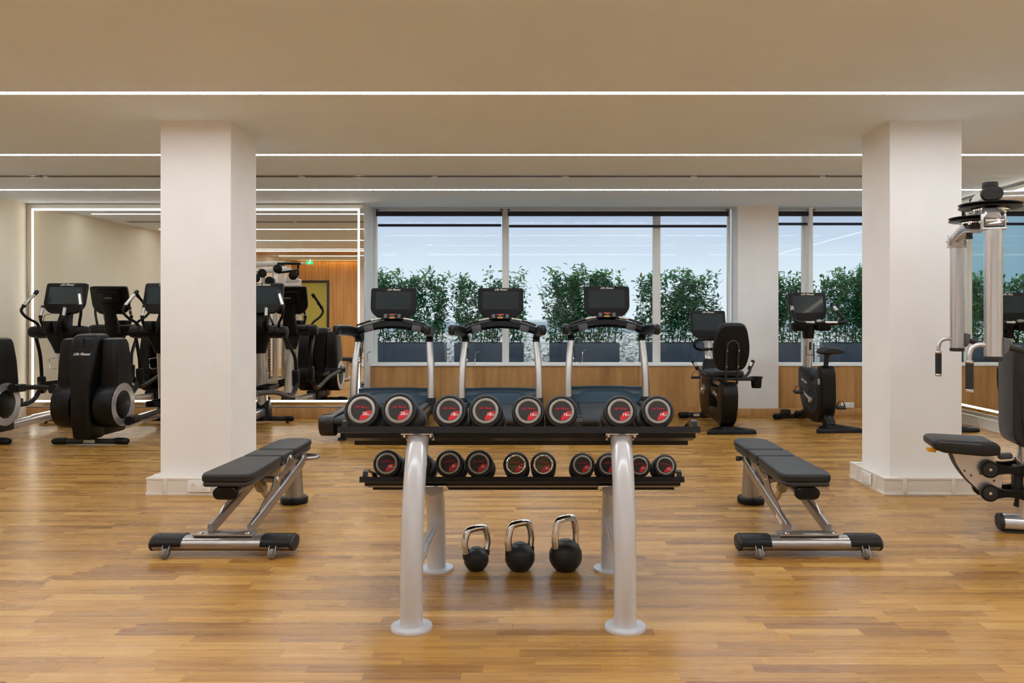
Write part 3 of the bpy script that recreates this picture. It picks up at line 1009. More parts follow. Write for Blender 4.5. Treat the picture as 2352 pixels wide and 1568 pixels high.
db_cache = {}
def dumbbell(kg, Rr, L_, foil=False):
    e = empty('dumbbell')
    hl = min(0.105, L_ * 0.33)
    rb = Rr * 0.575       # badge radius
    B().tube([(0, y_, 0) for y_ in (hl - 0.004, hl + 0.015, L_ / 2, L_ - hl - 0.015, L_ - hl + 0.004)], [0.014, 0.0145, 0.0165, 0.0145, 0.014], 18).build('handle', CHROME, e)
    for end in (0, 1):
        M = Matrix.Identity(4) if end == 0 else (Matrix.Translation((0, L_, 0)) @ Matrix.Rotation(pi, 4, 'Z'))
        b = B(M)
        c = 0.010
        b.lathe([(Rr * 0.80, 0.004), (Rr * 0.84, 0.0), (Rr - c, 0.0), (Rr - c * 0.3, c * 0.3), (Rr, c), (Rr, hl - 0.02), (Rr - 0.008, hl - 0.006), (Rr - 0.022, hl), (0.0165, hl)], (0, 0, 0), 'y', 48, False)
        b.lathe([(Rr * 0.80, 0.004), (0.001, 0.004)], (0, 0, 0), 'y', 48, False)
        hd = b.build('head', RUBBER, e)
        b = B(M)
        b.lathe([(Rr * 0.775, 0.006), (Rr * 0.765, -0.001), (Rr * 0.72, -0.0035), (Rr * 0.63, -0.0035), (rb + 0.001, 0.0), (rb + 0.001, 0.006)], (0, 0, 0), 'y', 48, False)
        b.build('trim_ring', RINGCHR if foil else RINGSIL, hd)
        b = B(M); b.lathe([(rb, 0.005), (rb, 0.0005), (0.001, 0.0005)], (0, 0, 0), 'y', 40, False); b.build('badge', BADGEFOIL if foil else BADGE, hd)
        b = B(M); b.prism(lens_poly(rb * 0.985), -0.0002, 0.0008, 'xz'); b.build('red_corner', RED, hd)
        text('Life Fitness', REDTXT, 0.02, M @ Matrix.Translation((0, -0.0006, rb * 0.28)) @ FRONT, hd, 0.62, 0.014, 'logo', rb * 1.5)
        text(str(kg), WHITETXT, rb * 0.46, M @ Matrix.Translation((rb * (0.40 if kg > 9 else 0.48), -0.0014, -rb * 0.36)) @ FRONT, hd, 0.0, 0.012, 'weight_marking')
        text('KG', WHITETXT, rb * 0.22, M @ Matrix.Translation((rb * 0.79, -0.0014, -rb * 0.42)) @ FRONT, hd, 0.0, 0.008, 'unit_marking')
    return e
specs = {20: (0.0745, 0.345), 18: (0.0705, 0.335), 16: (0.0690, 0.32), 14: (0.0690, 0.305), 10: (0.0650, 0.285), 8: (0.0650, 0.265), 6: (0.0605, 0.235), 4: (0.0585, 0.21), 2: (0.0545, 0.17)}
upper = [(20, 830), (20, 916), (18, 1032), (18, 1115), (16, 1213), (16, 1290), (14, 1425), (14, 1511)]
lower = [(10, 888), (10, 957), (8, 1032), (8, 1099.5), (6, 1185), (6, 1248), (4, 1338), (4, 1398.5), (2, 1468), (2, 1528)]
seen_db = {}
roll = {(2, 1): 7, (2, 0): -3, (6, 1): 10, (8, 0): -4, (10, 1): 3, (20, 0): 4}
for tier, rowd, Y0, Z0 in (('top', upper, 3.300, 0.785), ('bottom', lower, 3.680, 0.500)):
    for kg, cx in rowd:
        Rr, L_ = specs[kg]
        first = kg not in seen_db
        d = dumbbell(kg, Rr, L_, kg == 6) if first else copy_tree(seen_db[kg])
        if first: seen_db[kg] = d
        i = 0 if first else 1
        th = R(17)
        u = 0.000 if L_ > 0.2 else 0.0
        yc = Y0 + u * cos(th) + (Rr + 0.0005) * sin(th)
        zc = Z0 - u * sin(th) + (Rr + 0.0005) * cos(th)
        d.location = (px(cx, yc), yc, zc)
        d.rotation_euler = (Matrix.Rotation(-th, 3, 'X') @ Matrix.Rotation(R(roll.get((kg, i), 0)), 3, 'Y')).to_euler()
        side = 'left' if i == 0 else 'right'
        words = {20: 'twenty', 18: 'eighteen', 16: 'sixteen', 14: 'fourteen', 10: 'ten', 8: 'eight', 6: 'shiny foiled six', 4: 'four', 2: 'two'}
        tag(d, f'{side} one of the pair of {words[kg]} kilo black dumbbells on the {tier} tray', 'dumbbell', 'dumbbells on the rack')

# ------------------------------------------------------------------ kettlebells
def kettlebell(X, Y, D, H, label, rz):
    e = empty('kettlebell', (X, Y, 0), rz, label, 'kettlebell', 'kettlebells under the rack')
    r = D / 2
    fl = r * 0.55
    n = 16
    prof = [(0.001, 0.0), (fl, 0.0)]
    zc = r * 0.86
    for i in range(n + 1):
        t = -0.86 + (1.38 + 0.86) * i / n
        rr, zz = r * cos(t), zc + r * sin(t)
        if zz > 0.002: prof.append((rr, zz))
    prof.append((0.001, prof[-1][1]))
    B().lathe(prof, (0, 0, 0), 'z', 36, False).build('bell', RUBBER, e)
    # moulded seams
    for t, tilt in ((-0.18, 0.06), (0.30, -0.10)):
        rr = r * cos(t) + 0.0004
        pts = [(rr * cos(2 * pi * k / 40), rr * sin(2 * pi * k / 40), zc + r * sin(t)) for k in range(40)]
        B().tube(pts, 0.0012, 6, closed=True).build('seam', BLACKM, e)
    B().lathe([(r * 0.36, 0.0), (r * 0.33, 0.003), (0.001, 0.003)], (0, 0, zc + r * 0.935), 'z', 24, False).build('top_cap', RUBBER, e)
    hw = 0.062; hr = 0.0178
    base = zc + r * 0.36
    zt = H - hr
    bx_ = min(r * 0.84, hw * 0.95)
    pts = cr([(-bx_, 0, base), (-hw - 0.006, 0, base + (zt - base) * 0.45), (-hw * 0.86, 0, zt - 0.014), (-hw * 0.50, 0, zt), (hw * 0.50, 0, zt), (hw * 0.86, 0, zt - 0.014), (hw + 0.006, 0, base + (zt - base) * 0.45), (bx_, 0, base)], 6)
    B().tube(pts, hr, 16, up=(0, 1, 0)).build('handle', CHROME, e)
    for s_ in (-1, 1):
        d0 = Vector((s_ * bx_, 0, base)); d1 = Vector((s_ * (hw + 0.006), 0, base + (zt - base) * 0.45))
        u = (d1 - d0).normalized()
        B().cyl(d0 - u * 0.004, d0 + u * 0.020, hr + 0.006, hr + 0.003, 18).build('collar', RUBBER, e)
    return e
kettlebell(px(1094, 3.91), 3.91, 0.122, 0.222, 'smallest black kettlebell with chrome handle, left under the rack', R(38))
kettlebell(px(1194, 3.91), 3.91, 0.147, 0.246, 'medium black kettlebell with chrome handle, middle under the rack', R(36))
kettlebell(px(1299, 3.91), 3.91, 0.163, 0.270, 'largest black kettlebell with chrome handle, right under the rack', R(40))

# ------------------------------------------------------------------ adjustable benches
def bench():
    e = empty('weight_bench')       # origin under the front foot bar
    # front foot: flat oval bar across
    ft = B().tube([(-0.355, 0, 0.062), (0.355, 0, 0.062)], 1.0, prof=ell(0.066, 0.040, 24)).build('front_foot', GREYMET, e)
    for s_ in (-1, 1):
        B().tube([(s_ * 0.355, 0, 0.062), (s_ * 0.368, 0, 0.062), (s_ * 0.373, 0, 0.062)], [1, 1, 0.9], prof=ell(0.067, 0.041, 24)).build('end_cap', BLACKM, ft)
        cov = [(-0.070, 0.056), (-0.068, 0.075), (-0.052, 0.094), (-0.025, 0.105), (0.025, 0.105), (0.052, 0.094), (0.068, 0.075), (0.070, 0.056), (0.062, 0.060), (0.045, 0.085), (0, 0.0945), (-0.045, 0.085), (-0.062, 0.060)]
        xa, xb = s_ * 0.36, s_ * 0.205
        B().prism(cov, min(xa, xb), max(xa, xb), 'yz').build('foot_pad', BLACK, ft)
        for bx_ in (0.24, 0.33):
            B().cyl((s_ * bx_, -0.015, 0.104), (s_ * bx_, -0.015, 0.1065), 0.005, n=10).build('screw', DARKHOLE, ft)
        # caster
        cst = B().lathe([(0.008, -0.013), (0.020, -0.012), (0.0255, -0.007), (0.0265, 0.0), (0.0255, 0.007), (0.020, 0.012), (0.008, 0.013)], (s_ * 0.275, -0.085, 0.0268), 'x', 24).build('caster_wheel', CASTER, e)
        q = B()
        for k in (-1, 1):
            q.prism(roundpoly([(-0.100, 0.015), (-0.070, 0.012), (-0.050, 0.050), (-0.055, 0.072), (-0.075, 0.062)], 0.008), s_ * 0.275 + k * 0.0165 - 0.0015, s_ * 0.275 + k * 0.0165 + 0.0015, 'yz')
        q.box((s_ * 0.275, -0.062, 0.064), (0.036, 0.012, 0.020), None, 0.003)
        q.cyl((s_ * 0.275 - 0.022, -0.085, 0.0268), (s_ * 0.275 + 0.022, -0.085, 0.0268), 0.005, n=10)
        q.build('fork', GREYMET, cst)
    # plate joining rails and foot
    pl = B().box((0.0, 0.005, 0.107), (0.31, 0.085, 0.009), None, 0.002).build('mounting_plate', GREYMET, e)
    for bx_ in (-0.115, 0.125):
        B().lathe([(0.012, 0), (0.012, 0.004), (0.008, 0.008), (0.001, 0.009)], (bx_, -0.020, 0.1115), 'z', 12).build('bolt', CHROME, pl)
    # inclined side rails with gusset plates
    for s_ in (-1, 1):
        xr = 0.015 + s_ * 0.105
        pts = [(xr, 0.03, 0.120), (xr, 0.45, 0.205), (xr, 0.86, 0.296), (xr, 0.93, 0.318), (xr, 0.955, 0.345), (xr, 0.955, 0.372)]
        rl = B().tube(cr(pts, 4), 1.0, prof=rrect(0.028, 0.062, 0.010), up=(0, 0, 1)).build('rail', GREYMET, e)
        gus = roundpoly([(0.12, 0.150), (0.22, 0.215), (0.36, 0.262), (0.42, 0.330), (0.50, 0.322), (0.58, 0.330), (0.66, 0.400), (0.70, 0.404), (0.735, 0.385), (0.79, 0.310), (0.86, 0.295), (0.50, 0.205)], 0.02)
        xg = xr - s_ * 0.0
        gp = B().prism(gus, xg - 0.004, xg + 0.004, 'yz', 0.001).build('gusset_plate', GREYMET, e)
        B().cyl((xg - 0.012, 0.455, 0.300), (xg + 0.012, 0.455, 0.300), 0.017, n=20, bev=0.003).cyl((xg - 0.010, 0.69, 0.385), (xg + 0.010, 0.69, 0.385), 0.013, n=16, bev=0.002).build('pivot_bolt', CHROME, gp)
        M = Matrix.Translation((xg + s_ * 0.0047, 0.585, 0.283)) @ (Matrix.Rotation(pi / 2, 4, 'Z') if s_ > 0 else Matrix.Rotation(-pi / 2, 4, 'Z')) @ FRONT @ Matrix.Rotation(R(13) * s_, 4, 'Z')
        text('Life Fitness', DARKTXT, 0.05, M, gp, 0.4, 0.012, 'logo', 0.19)
        if s_ < 0:
            B().box((xr - 0.0145, 0.16, 0.146), (0.0012, 0.11, 0.030), (R(11.5), 0, 0)).build('warning_label', STICKER, rl)
            B().box((xr - 0.0150, 0.16, 0.156), (0.0012, 0.11, 0.009), (R(11.5), 0, 0)).build('warning_stripe', ORANGE, rl)
    # telescopic strut under the pad
    st = B().cyl((0.015, 0.42, 0.345), (0.015, 0.50, 0.235), 0.036, 0.034, 22, 0.003).build('strut', GREYMET, e)
    B().cyl((0.015, 0.49, 0.250), (0.015, 0.60, 0.160), 0.021, n=18).build('piston', ALU, st)
    B().cyl((-0.09, 0.455, 0.300), (0.12, 0.455, 0.300), 0.018, n=16).cyl((-0.09, 0.455, 0.300), (-0.055, 0.455, 0.300), 0.023, n=16, bev=0.003).build('cross_tube', GREYMET, e)
    # oval tube under the pads and the rear post
    tb = B().tube([(0, 0.02, 0.318), (0, 0.62, 0.336)], 1.0, prof=ell(0.060, 0.030, 24)).build('pad_tube', GREYMET, e)
    B().tube([(0, -0.006, 0.317), (0, 0.0, 0.317), (0, 0.022, 0.318)], [0.88, 1.0, 1.0], prof=rrect(0.130, 0.066, 0.032, 6)).build('tube_cap', BLACK, tb)
    B().box((0, 0.80, 0.345), (0.14, 0.42, 0.016), None, 0.004).build('seat_plate', GREYMET, e)
    B().prism(roundpoly([(0.60, 0.335), (0.66, 0.255), (0.74, 0.245), (0.90, 0.335)], 0.02), -0.030, 0.030, 'yz', 0.004).build('seat_bracket', GREYMET, e)
    ps = B().tube([(0, 1.15, 0.040), (0, 1.145, 0.20), (0, 1.13, 0.335)], [0.062, 0.054, 0.048], 28).build('rear_post', GREYMET, e)
    B().lathe([(0.06, 0), (0.088, 0.0), (0.090, 0.006), (0.090, 0.034), (0.084, 0.042), (0.055, 0.043)], (0, 1.15, 0), 'z', 32).build('rear_foot', BLACK, ps)
    B().box((0, 1.06, 0.336), (0.10, 0.22, 0.012), None, 0.004).build('post_plate', GREYMET, ps)
    # rear carrying handle and pop pin
    B().tube(cr([(0.055, 1.02, 0.318), (0.12, 1.02, 0.318), (0.165, 1.04, 0.318), (0.180, 1.08, 0.318), (0.165, 1.12, 0.318), (0.12, 1.14, 0.318), (0.055, 1.14, 0.318)], 5), 0.0125, 14).build('carry_handle', GREYMET, e)
    B().cyl((-0.05, 1.0, 0.322), (-0.115, 1.0, 0.322), 0.011, n=14).cyl((-0.105, 1.0, 0.322), (-0.135, 1.0, 0.322), 0.016, n=16, bev=0.003).build('adjust_pin', BLACKM, e)
    # pads: lower shell and upholstery
    def pad(outline, z0, z1, name):
        sh = B().prism(inset(outline, 0.006), z0, z0 + 0.028, 'xy', 0.011).build('pad_shell', VINYLSIDE, e)
        up_ = B().prism(outline, z0 + 0.024, z1, 'xy', 0.016, 5).build(name, VINYL, e)
        pl_ = inset(outline, 0.0045)
        B().tube([(a, b_, z1 - 0.0045) for a, b_ in pl_], 0.0014, 5, closed=True).build('piping', BLACKM, up_)
    pad(roundpoly([(-0.118, -0.015), (0.118, -0.015), (0.136, 0.05), (0.120, 0.545), (-0.120, 0.545), (-0.136, 0.05)], 0.02), 0.352, 0.420, 'back_pad')
    pad(roundpoly([(-0.120, 0.562), (0.120, 0.562), (0.120, 0.775), (-0.120, 0.775)], 0.018), 0.352, 0.420, 'middle_pad')
    pad(roundpoly([(-0.120, 0.792), (0.120, 0.792), (0.120, 1.10), (0.105, 1.20), (0.055, 1.245), (-0.055, 1.245), (-0.105, 1.20), (-0.120, 1.10)], 0.03), 0.352, 0.420, 'seat_pad')
    return e
bn = bench()
bn.location = (-1.680, 4.17, 0)
tag(bn, 'black padded adjustable bench in front of the left pillar', 'bench', 'adjustable benches')
bn2 = copy_tree(bn)
bn2.location = (1.378, 4.17, 0)
tag(bn2, 'black padded adjustable bench on the right, near the right pillar', 'bench', 'adjustable benches')

# ------------------------------------------------------------------ consoles
def console(parent, w, h, M, sw, sh, sz, logo_w, back=True, lit=False, logo=GOLDTXT):
    """flat screen console; M places its centre, local -y is the screen side"""
    c = B(M)
    out = roundpoly([(-w / 2 + 0.012, h / 2), (w / 2 - 0.012, h / 2), (w / 2, h / 2 - 0.02), (w / 2, -h * 0.26), (w * 0.34, -h / 2), (-w * 0.34, -h / 2), (-w / 2, -h * 0.26), (-w / 2, h / 2 - 0.02)], 0.05, 5)
    c.prism(out, -0.022, 0.022, 'xz', 0.009, 4)
    if back:
        c.prism([(a * 0.62, b * 0.72) for a, b in out], -0.062, -0.018, 'xz', 0.02, 3)
    o = c.build('console', BLACK, parent)
    B(M).prism(rrect(sw, sh, 0.006), 0.0212, 0.0235, 'xz', 0.0005, 1).build('screen', SCREEN, o) if False else B(M @ Matrix.Translation((0, 0, sz))).prism(rrect(sw, sh, 0.006), 0.0212, 0.0232, 'xz').build('screen', SCREEN, o)
    text('Life Fitness', logo, 0.03, M @ Matrix.Translation((0.0, -0.0225, h / 2 - 0.022)) @ FRONT, o, 0.62, 0.014, 'logo', logo_w)
    if back:
        text('Life Fitness', logo, 0.03, M @ Matrix.Translation((0.0, 0.0625, h * 0.12)) @ Matrix.Rotation(pi, 4, 'Z') @ FRONT, o, 0.62, 0.014, 'logo', logo_w * 0.6)
    return o

# ------------------------------------------------------------------ treadmills
def treadmill():
    e = empty('treadmill')          # origin at deck centre; +y towards the window
    dk = B()
    dk.bx(-0.36, 0.36, -0.86, 0.75, 0.13, 0.225, 0.01).build('deck', BLACKM, e)
    B().bx(-0.335, 0.335, -0.93, 0.42, 0.222, 0.238, 0.004).build('running_belt', BELT, e)
    B().cyl((-0.335, -0.925, 0.205), (0.335, -0.925, 0.205), 0.032, n=18).build('rear_roller', BLACKM, e)
    for s_ in (-1, 1):
        rl = B().prism(roundpoly([(-0.86, 0.12), (0.42, 0.12), (0.42, 0.255), (-0.86, 0.255)], 0.02), min(s_ * 0.345, s_ * 0.455), max(s_ * 0.345, s_ * 0.455), 'yz', 0.012).build('side_rail', BLACK, e)
        B().bx(s_ * 0.375, s_ * 0.435, -0.83, 0.40, 0.2545, 0.2565, 0.0008).build('step_strip', GREYPL, rl)
        B().bx(s_ * 0.4545, s_ * 0.4575, -0.84, 0.40, 0.180, 0.235, 0.001).build('trim_strip', ALU, rl)
        # bulky rear end cover
        prof = roundpoly([(-0.78, 0.262), (-0.90, 0.258), (-0.965, 0.235), (-0.975, 0.17), (-0.955, 0.12), (-0.925, 0.075), (-0.88, 0.050), (-0.80, 0.048), (-0.78, 0.06)], 0.025)
        B().prism(prof, min(s_ * 0.335, s_ * 0.485), max(s_ * 0.335, s_ * 0.485), 'yz', 0.014).build('rear_cover', GLOSSB, e)
        fo = B().cyl((s_ * 0.30, -0.74, 0.02), (s_ * 0.30, -0.74, 0.14), 0.022, n=12).cyl((s_ * 0.30, -0.74, 0.010), (s_ * 0.30, -0.74, 0.05), 0.008, n=8)
        fo.lathe([(0.046, 0), (0.048, 0.006), (0.040, 0.015), (0.010, 0.020)], (s_ * 0.30, -0.74, 0.0), 'z', 20)
        fo.build('levelling_foot', BLACKM, e)
        B().cyl((s_ * 0.33, 0.60, 0.032), (s_ * 0.37, 0.60, 0.032), 0.0318, n=18).build('transport_wheel', BLACKM, e)
        B().bx(s_ * 0.32, s_ * 0.38, 0.52, 0.68, 0.045, 0.14, 0.006).build('wheel_bracket', BLACKM, e)
    # motor hood: curved cover between the uprights with a raised scooped back rim
    secs = []
    for yy, z1, w in ((0.30, 0.245, 0.37), (0.36, 0.285, 0.40), (0.44, 0.335, 0.42), (0.52, 0.375, 0.43), (0.62, 0.385, 0.43), (0.74, 0.36, 0.42), (0.83, 0.28, 0.40), (0.86, 0.20, 0.38)):
        ring = []
        for a, b in rrect(2 * w, z1 - 0.10, 0.035, 4):
            ring.append((a, yy, 0.10 + (z1 - 0.10) / 2 + b))
        secs.append(ring)
    B().loft(secs).build('motor_hood', HOOD, e)
    rim = [(-0.40, 0.285), (0.40, 0.285), (0.405, 0.41), (-0.405, 0.41)]
    arc = []
    for i in range(13):
        x_ = -0.405 + 0.81 * i / 12
        arc.append((x_, 0.40 - 0.02 * (abs(x_) / 0.405) ** 3, 0.0))
    rb = []
    for i in range(17):
        x_ = -0.415 + 0.83 * i / 16
        k = max(0.0, 1 - (abs(x_) / 0.30) ** 6)
        y0 = 0.44 + 0.06 * k
        rb.append([(x_, y0 - 0.05, 0.285), (x_, y0 - 0.012, 0.33), (x_, y0 + 0.002, 0.375), (x_, y0 - 0.004, 0.405), (x_, y0 + 0.03, 0.412), (x_, y0 + 0.08, 0.395), (x_, y0 + 0.08, 0.285)])
    B().loft(rb).build('hood_rim', HOOD, e)
    # uprights
    for s_ in (-1, 1):
        P_ = cr([(s_ * 0.445, 0.33, 0.26), (s_ * 0.445, 0.345, 0.45), (s_ * 0.435, 0.375, 0.68), (s_ * 0.418, 0.42, 0.88), (s_ * 0.410, 0.44, 0.97)], 5)
        up_ = B().tube(P_, [1.05 - 0.15 * i / (len(P_) - 1) for i in range(len(P_))], prof=rrect(0.080, 0.105, 0.026, 4), up=(0, 1, 0)).build('upright', ALU, e)
        B().tube([(s_ * 0.447, 0.325, 0.13), (s_ * 0.447, 0.33, 0.31)], 1.0, prof=rrect(0.092, 0.125, 0.025, 4), up=(0, 1, 0)).build('boot', BLACKM, up_)
        B().tube(cr([(s_ * 0.412, 0.435, 0.94), (s_ * 0.412, 0.44, 0.99), (s_ * 0.425, 0.40, 1.04), (s_ * 0.44, 0.34, 1.075)], 4), 1.0, prof=rrect(0.080, 0.105, 0.03, 4), up=(0, 1, 0)).build('elbow', BLACK, e)
        hr = []
        for yy, zz, hh, ww, xx in ((0.46, 1.050, 0.085, 0.060, 0.425), (0.36, 1.060, 0.115, 0.072, 0.438), (0.20, 1.078, 0.125, 0.075, 0.455), (0.0, 1.090, 0.120, 0.074, 0.472), (-0.20, 1.096, 0.113, 0.072, 0.486)):
            hr.append([(s_ * xx + a, yy, zz + b) for a, b in rrect(ww, hh, 0.030, 4)])
        B().loft(hr).build('handrail', BLACK, e)
        cp = []
        for yy, k in ((-0.20, 1.03), (-0.27, 1.03), (-0.295, 0.93), (-0.305, 0.70)):
            cp.append([(s_ * 0.488 + a * k, yy, 1.096 + b * k) for a, b in rrect(0.072, 0.113, 0.030, 4)])
        B().loft(cp).build('handrail_cap', GLOSSB, e)
        # pocket in the dash arch and chrome heart rate grip
        B().box((s_ * 0.275, 0.345, 1.105), (0.11, 0.03, 0.075), (0, s_ * 0.24, 0), 0.008).build('tray_pocket', GREYPL, e)
    # dash arch between the handrails
    rings = []
    for i in range(25):
        t_ = -1 + 2 * i / 24
        x_ = t_ * 0.435
        zb = 1.105 - 0.085 * t_ * t_
        zt = 1.205 - 0.095 * t_ * t_
        rings.append([(x_, 0.36, zb), (x_, 0.33, zb + 0.03), (x_, 0.345, zt - 0.015), (x_, 0.37, zt), (x_, 0.46, zt - 0.01), (x_, 0.48, zb + 0.02), (x_, 0.44, zb)])
    B().loft(rings).build('dash_arch', BLACK, e)
    for s_ in (-1, 1):
        pts = [(s_ * x_, 0.325, 1.205 - 0.095 * (x_ / 0.435) ** 2 + 0.018) for x_ in [0.10 + 0.31 * k / 8 for k in range(9)]]
        g = B().tube(pts, 0.013, 12, up=(0, 1, 0)).build('grip_bar', GLOSSB, e)
        pts = [(s_ * x_, 0.323, 1.205 - 0.095 * (x_ / 0.435) ** 2 + 0.0195) for x_ in [0.13 + 0.115 * k / 5 for k in range(6)]]
        B().tube(pts, 0.0135, 12, up=(0, 1, 0)).build('grip_sensor', GRIPSIL, g)
    # console and control pod
    B().box((0, 0.43, 1.20), (0.22, 0.08, 0.16), None, 0.02).build('console_neck', BLACKM, e)
    M = Matrix.Translation((0, 0.40, 1.395)) @ Matrix.Rotation(R(-10), 4, 'X')
    console(e, 0.525, 0.355, M, 0.410, 0.205, 0.028, 0.155)
    Mp = Matrix.Translation((0, 0.335, 1.238)) @ Matrix.Rotation(R(-25), 4, 'X')
    pd = B(Mp).prism(rrect(0.215, 0.062, 0.018), -0.02, 0.02, 'xz', 0.006).build('control_pod', GLOSSB, e)
    B(Mp).box((0, -0.021, 0.018), (0.075, 0.004, 0.012), None, 0.001).build('red_key', REDBTN, pd)
    B(Mp).box((0, -0.021, 0.004), (0.026, 0.004, 0.008), None, 0.001).build('green_key', GREENBTN, pd)
    B(Mp).box((0, -0.021, -0.0085), (0.072, 0.003, 0.006), None, 0.001).build('grey_key', GREYPL, pd)
    B(Mp).box((0, -0.021, -0.022), (0.064, 0.006, 0.012), None, 0.002).build('yellow_key', YELLOW, pd)
    for s_ in (-1, 1):
        B(Mp).prism([(a + s_ * 0.078, b) for a, b in rrect(0.034, 0.045, 0.008)], 0.018, 0.0225, 'xz', 0.001, 1).build('speed_key', GREYPL, pd)
    # safety lanyard and bottle hook
    B().tube(cr([(0.16, 0.335, 1.13), (0.165, 0.315, 1.06), (0.163, 0.315, 1.00)], 4), 0.003, 6).box((0.163, 0.315, 0.985), (0.022, 0.012, 0.03), None, 0.003).build('safety_lanyard', BLACKM, e)
    B().tube([(-0.385, 0.37, 0.81), (-0.385, 0.33, 0.72), (-0.375, 0.31, 0.705), (-0.30, 0.30, 0.695), (-0.285, 0.30, 0.71), (-0.28, 0.30, 0.82), (-0.265, 0.30, 0.835), (-0.24, 0.30, 0.835)], 0.0042, 8).build('wire_hook', CHROME, e)
    B().box((-0.380, 0.385, 0.83), (0.012, 0.03, 0.10), None, 0.003).build('hook_clip', BLACKM, e)
    return e
tm = treadmill()
TX = [px(905, 9.2) - 0.005, px(1150, 9.2), px(1393, 9.2)]
tlab = ['treadmill on the left, nearest the mirror, facing the window', 'middle one of the three treadmills facing the window', 'treadmill on the right, beside the recumbent bike']
for i in range(3):
    q = tm if i == 0 else copy_tree(tm)
    q.location = (TX[i], 8.80, 0.0)
    tag(q, tlab[i], 'treadmill', 'treadmills facing the window')
    if i == 2:
        q.rotation_euler = (R(0.9), 0, 0)
        q.location.z = 0.012

